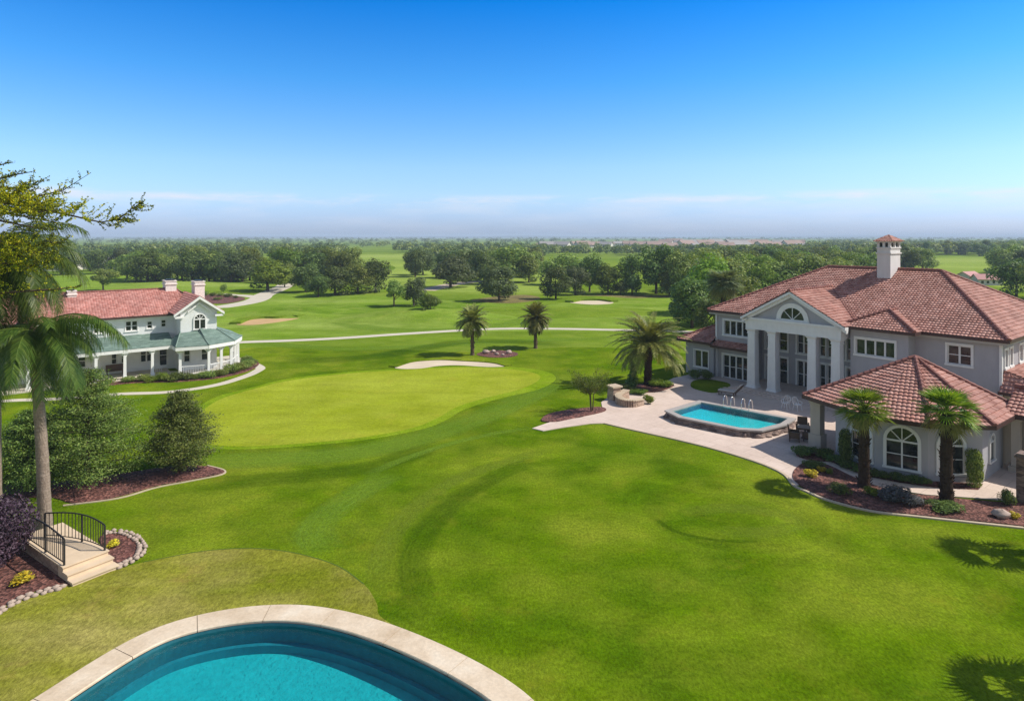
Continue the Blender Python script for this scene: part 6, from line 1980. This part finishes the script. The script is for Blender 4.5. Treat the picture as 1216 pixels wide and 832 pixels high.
# ------------------------------------------------------------------ far woods (one mass), hills, distant houses
def far_woods(name, rows, mat, seed):
    rg = np.random.default_rng(seed)
    PP = []; NN = []; SS = []
    for (y0, y1, x0, x1, n, h0, h1, k) in rows:
        k = int(k * 1.9)
        for i in range(n):
            x = rg.uniform(x0, x1); y = rg.uniform(y0, y1)
            p = P(x, y); h = rg.uniform(h0, h1); w = h * rg.uniform(.45, .75)
            d = rg.normal(size=(k, 3)); d /= np.linalg.norm(d, axis=1, keepdims=True)
            d[:, 2] = np.abs(d[:, 2]) * 1.0 - .15
            r = rg.uniform(.75, 1.05, (k, 1))
            PP.append(d * r * np.array([w, w, h * .62]) + np.array([p.x, p.y, h * .36]))
            NN.append(d + rg.normal(size=(k, 3)) * .5 + np.array([0, 0, .3])); SS.append(rg.uniform(.06, .15, k) * h * .9)
    pp = np.concatenate(PP); pp[:, 2] = np.maximum(pp[:, 2], .1)
    o = mesh_obj(name, leaf_mesh(name, pp, np.concatenate(NN), np.concatenate(SS), mat, .7, seed=seed))
    tag(o, None, None, None, 'stuff')
    return o
FW = [(301, 306, -60, 400, 70, 6, 9, 110), (304, 311, 490, 640, 24, 6, 8.5, 110), (300, 304, 640, 800, 22, 6, 8, 90), (300, 307, 800, 1085, 80, 6, 9, 110), (300, 303, 1085, 1280, 36, 8, 10, 110),
      (295, 301, -60, 410, 90, 5.5, 9, 70), (296, 301, 470, 650, 40, 5.5, 9, 70), (298.5, 302, 650, 960, 36, 5, 8, 70), (294, 300, 960, 1290, 80, 6, 10, 70), (289, 295, -60, 620, 120, 5, 9, 50), (289, 296, 610, 960, 22, 6, 9, 50), (289, 294, 960, 1290, 90, 6, 10, 50)]
far_woods('far_woods', FW, M_leaf_dark, 71)
far_woods('far_woods', FW, M_leaf_oak, 75)
far_woods('horizon_woods', [(285.5, 289, -80, 1300, 340, 7, 10.5, 40), (283.4, 285.5, -80, 1300, 520, 10, 14, 26)], M_leaf_dark, 72)
def hills():
    mb = MB(); n = 90
    vv = []
    rnd = random.Random(3)
    for i in range(n + 1):
        x = -7500 + 15000 * i / n
        h = 15 + 5 * math.sin(i * .31) + 4 * math.sin(i * .83 + 1) + rnd.uniform(-1, 1)
        vv += [(x, 6600, -1), (x, 6900, h), (x, 8000, h + 2)]
    ff = []
    for i in range(n):
        for k in (0, 1): ff.append((i * 3 + k, (i + 1) * 3 + k, (i + 1) * 3 + k + 1, i * 3 + k + 1))
    mb.add(vv, ff, smooth=True)
    o = mb.build('hills', M('distant_wooded_hills', (0.028, 0.055, 0.022), 0.95, 0.4, 0.01))
    o['kind'] = 'structure'
hills()
M_hwall = M('distant_house_wall', (0.62, 0.58, 0.52), .8, .15, .1)
M_hroof = M('distant_house_roof', (0.34, 0.24, 0.20), .8, .25, .1)
M_hroof2 = M('distant_grey_roof', (0.30, 0.28, 0.27), .8, .25, .1)
M_hpink = M('pink_roof', (0.50, 0.26, 0.24), .8, .2, .1)
def house_proto(name, rm):
    e = empty(name, (0, 0, 0))
    mb = MB(); mb.box(-6, 6, -4, 4, 0, 3.2); mb.add([(-6, -4, 3.2), (-6, 4, 3.2), (-6, 0, 5.6)], [(0, 2, 1)]); mb.add([(6, -4, 3.2), (6, 4, 3.2), (6, 0, 5.6)], [(0, 1, 2)]); mb.build('wall', M_hwall, e)
    mb = MB()
    for s_ in (-1, 1): mb.hexa([(-6.6, s_ * 4.7, 2.9), (6.6, s_ * 4.7, 2.9), (6.6, 0, 5.65), (-6.6, 0, 5.65)], [(-6.6, s_ * 4.7, 3.1), (6.6, s_ * 4.7, 3.1), (6.6, 0, 5.85), (-6.6, 0, 5.85)])
    mb.build('roof', rm, e)
    mb = MB()
    for x in (-4, -1.4, 1.4, 4): mb.box(x - .6, x + .6, -4.06, -4.0, 1.0, 2.3)
    mb.build('window', M_glass, e)
    return e
hp = [house_proto('distant_house', M_hroof), house_proto('distant_house', M_hroof2), house_proto('distant_house', M_hpink)]
used = [0, 0, 0]
def dhouse(k, x, y, sc, rz, label, group):
    p = P(x, y)
    o = hp[k] if not used[k] else copy_tree(hp[k])
    used[k] += 1
    o.location = p; o.rotation_euler = (0, 0, rz); o.scale = (sc, sc, sc)
    tag(o, label, 'house', group)
rnd = random.Random(77)
for i in range(60):
    dhouse(rnd.choice((0, 0, 1)), 790 + 165 * (i + rnd.random()) / 60, rnd.uniform(290.0, 296.0), rnd.uniform(1.0, 1.7), rnd.uniform(-.6, .6), 'tiny pale house in the distant settlement beyond the wood behind the villa', 'houses of the distant settlement')
for i in range(22):
    dhouse(rnd.choice((0, 1)), 640 + 150 * (i + rnd.random()) / 22, rnd.uniform(290.5, 295), rnd.uniform(.9, 1.4), rnd.uniform(-.6, .6), 'tiny pale house on the far plain above the middle trees', 'houses on the far plain')
for k, x, y, rz, l in ((1, 72, 321, .3, 'grey roofed bungalow among the trees beyond the left lawn, leftmost of four'), (1, 85, 320, -.3, 'grey roofed bungalow among the trees beyond the left lawn, second of four'), (1, 112, 319.5, .2, 'grey roofed bungalow among the trees beyond the left lawn, third of four'), (1, 128, 319, -.2, 'grey roofed bungalow among the trees beyond the left lawn, rightmost of four'),
                        (2, 1150, 334, .5, 'pink roofed bungalow beyond the right slope of the villa roof'), (2, 1172, 338, -.2, 'smaller pink roofed bungalow partly behind the villa roof'), (2, 480, 296, .2, 'reddish roofed house on the far plain above the fairway mound'), (0, 164, 303, 0, 'pale house showing over the left wood'), (0, 388, 307, .3, 'pale house at the edge of the light field')):
    dhouse(k, x, y, .5 if k == 2 else .8, rz, l, 'bungalows among the trees')

# ------------------------------------------------------------------ haze
hz = MB(); hz.box(-BIG - 50, BIG + 50, -70, BIG + 50, -3, 32)
ho = hz.build('haze', None)
ho['kind'] = 'stuff'
hm = bpy.data.materials.new('haze_air'); hm.use_nodes = True
ht = hm.node_tree; ht.nodes.clear()
pvn = ht.nodes.new('ShaderNodeVolumePrincipled')
pvn.inputs['Color'].default_value = (0.70, 0.84, 1.0, 1)
pvn.inputs['Density'].default_value = 0.00028
pvn.inputs['Anisotropy'].default_value = 0.0
hout = ht.nodes.new('ShaderNodeOutputMaterial')
ht.links.new(pvn.outputs[0], hout.inputs['Volume'])
ho.data.materials.append(hm)
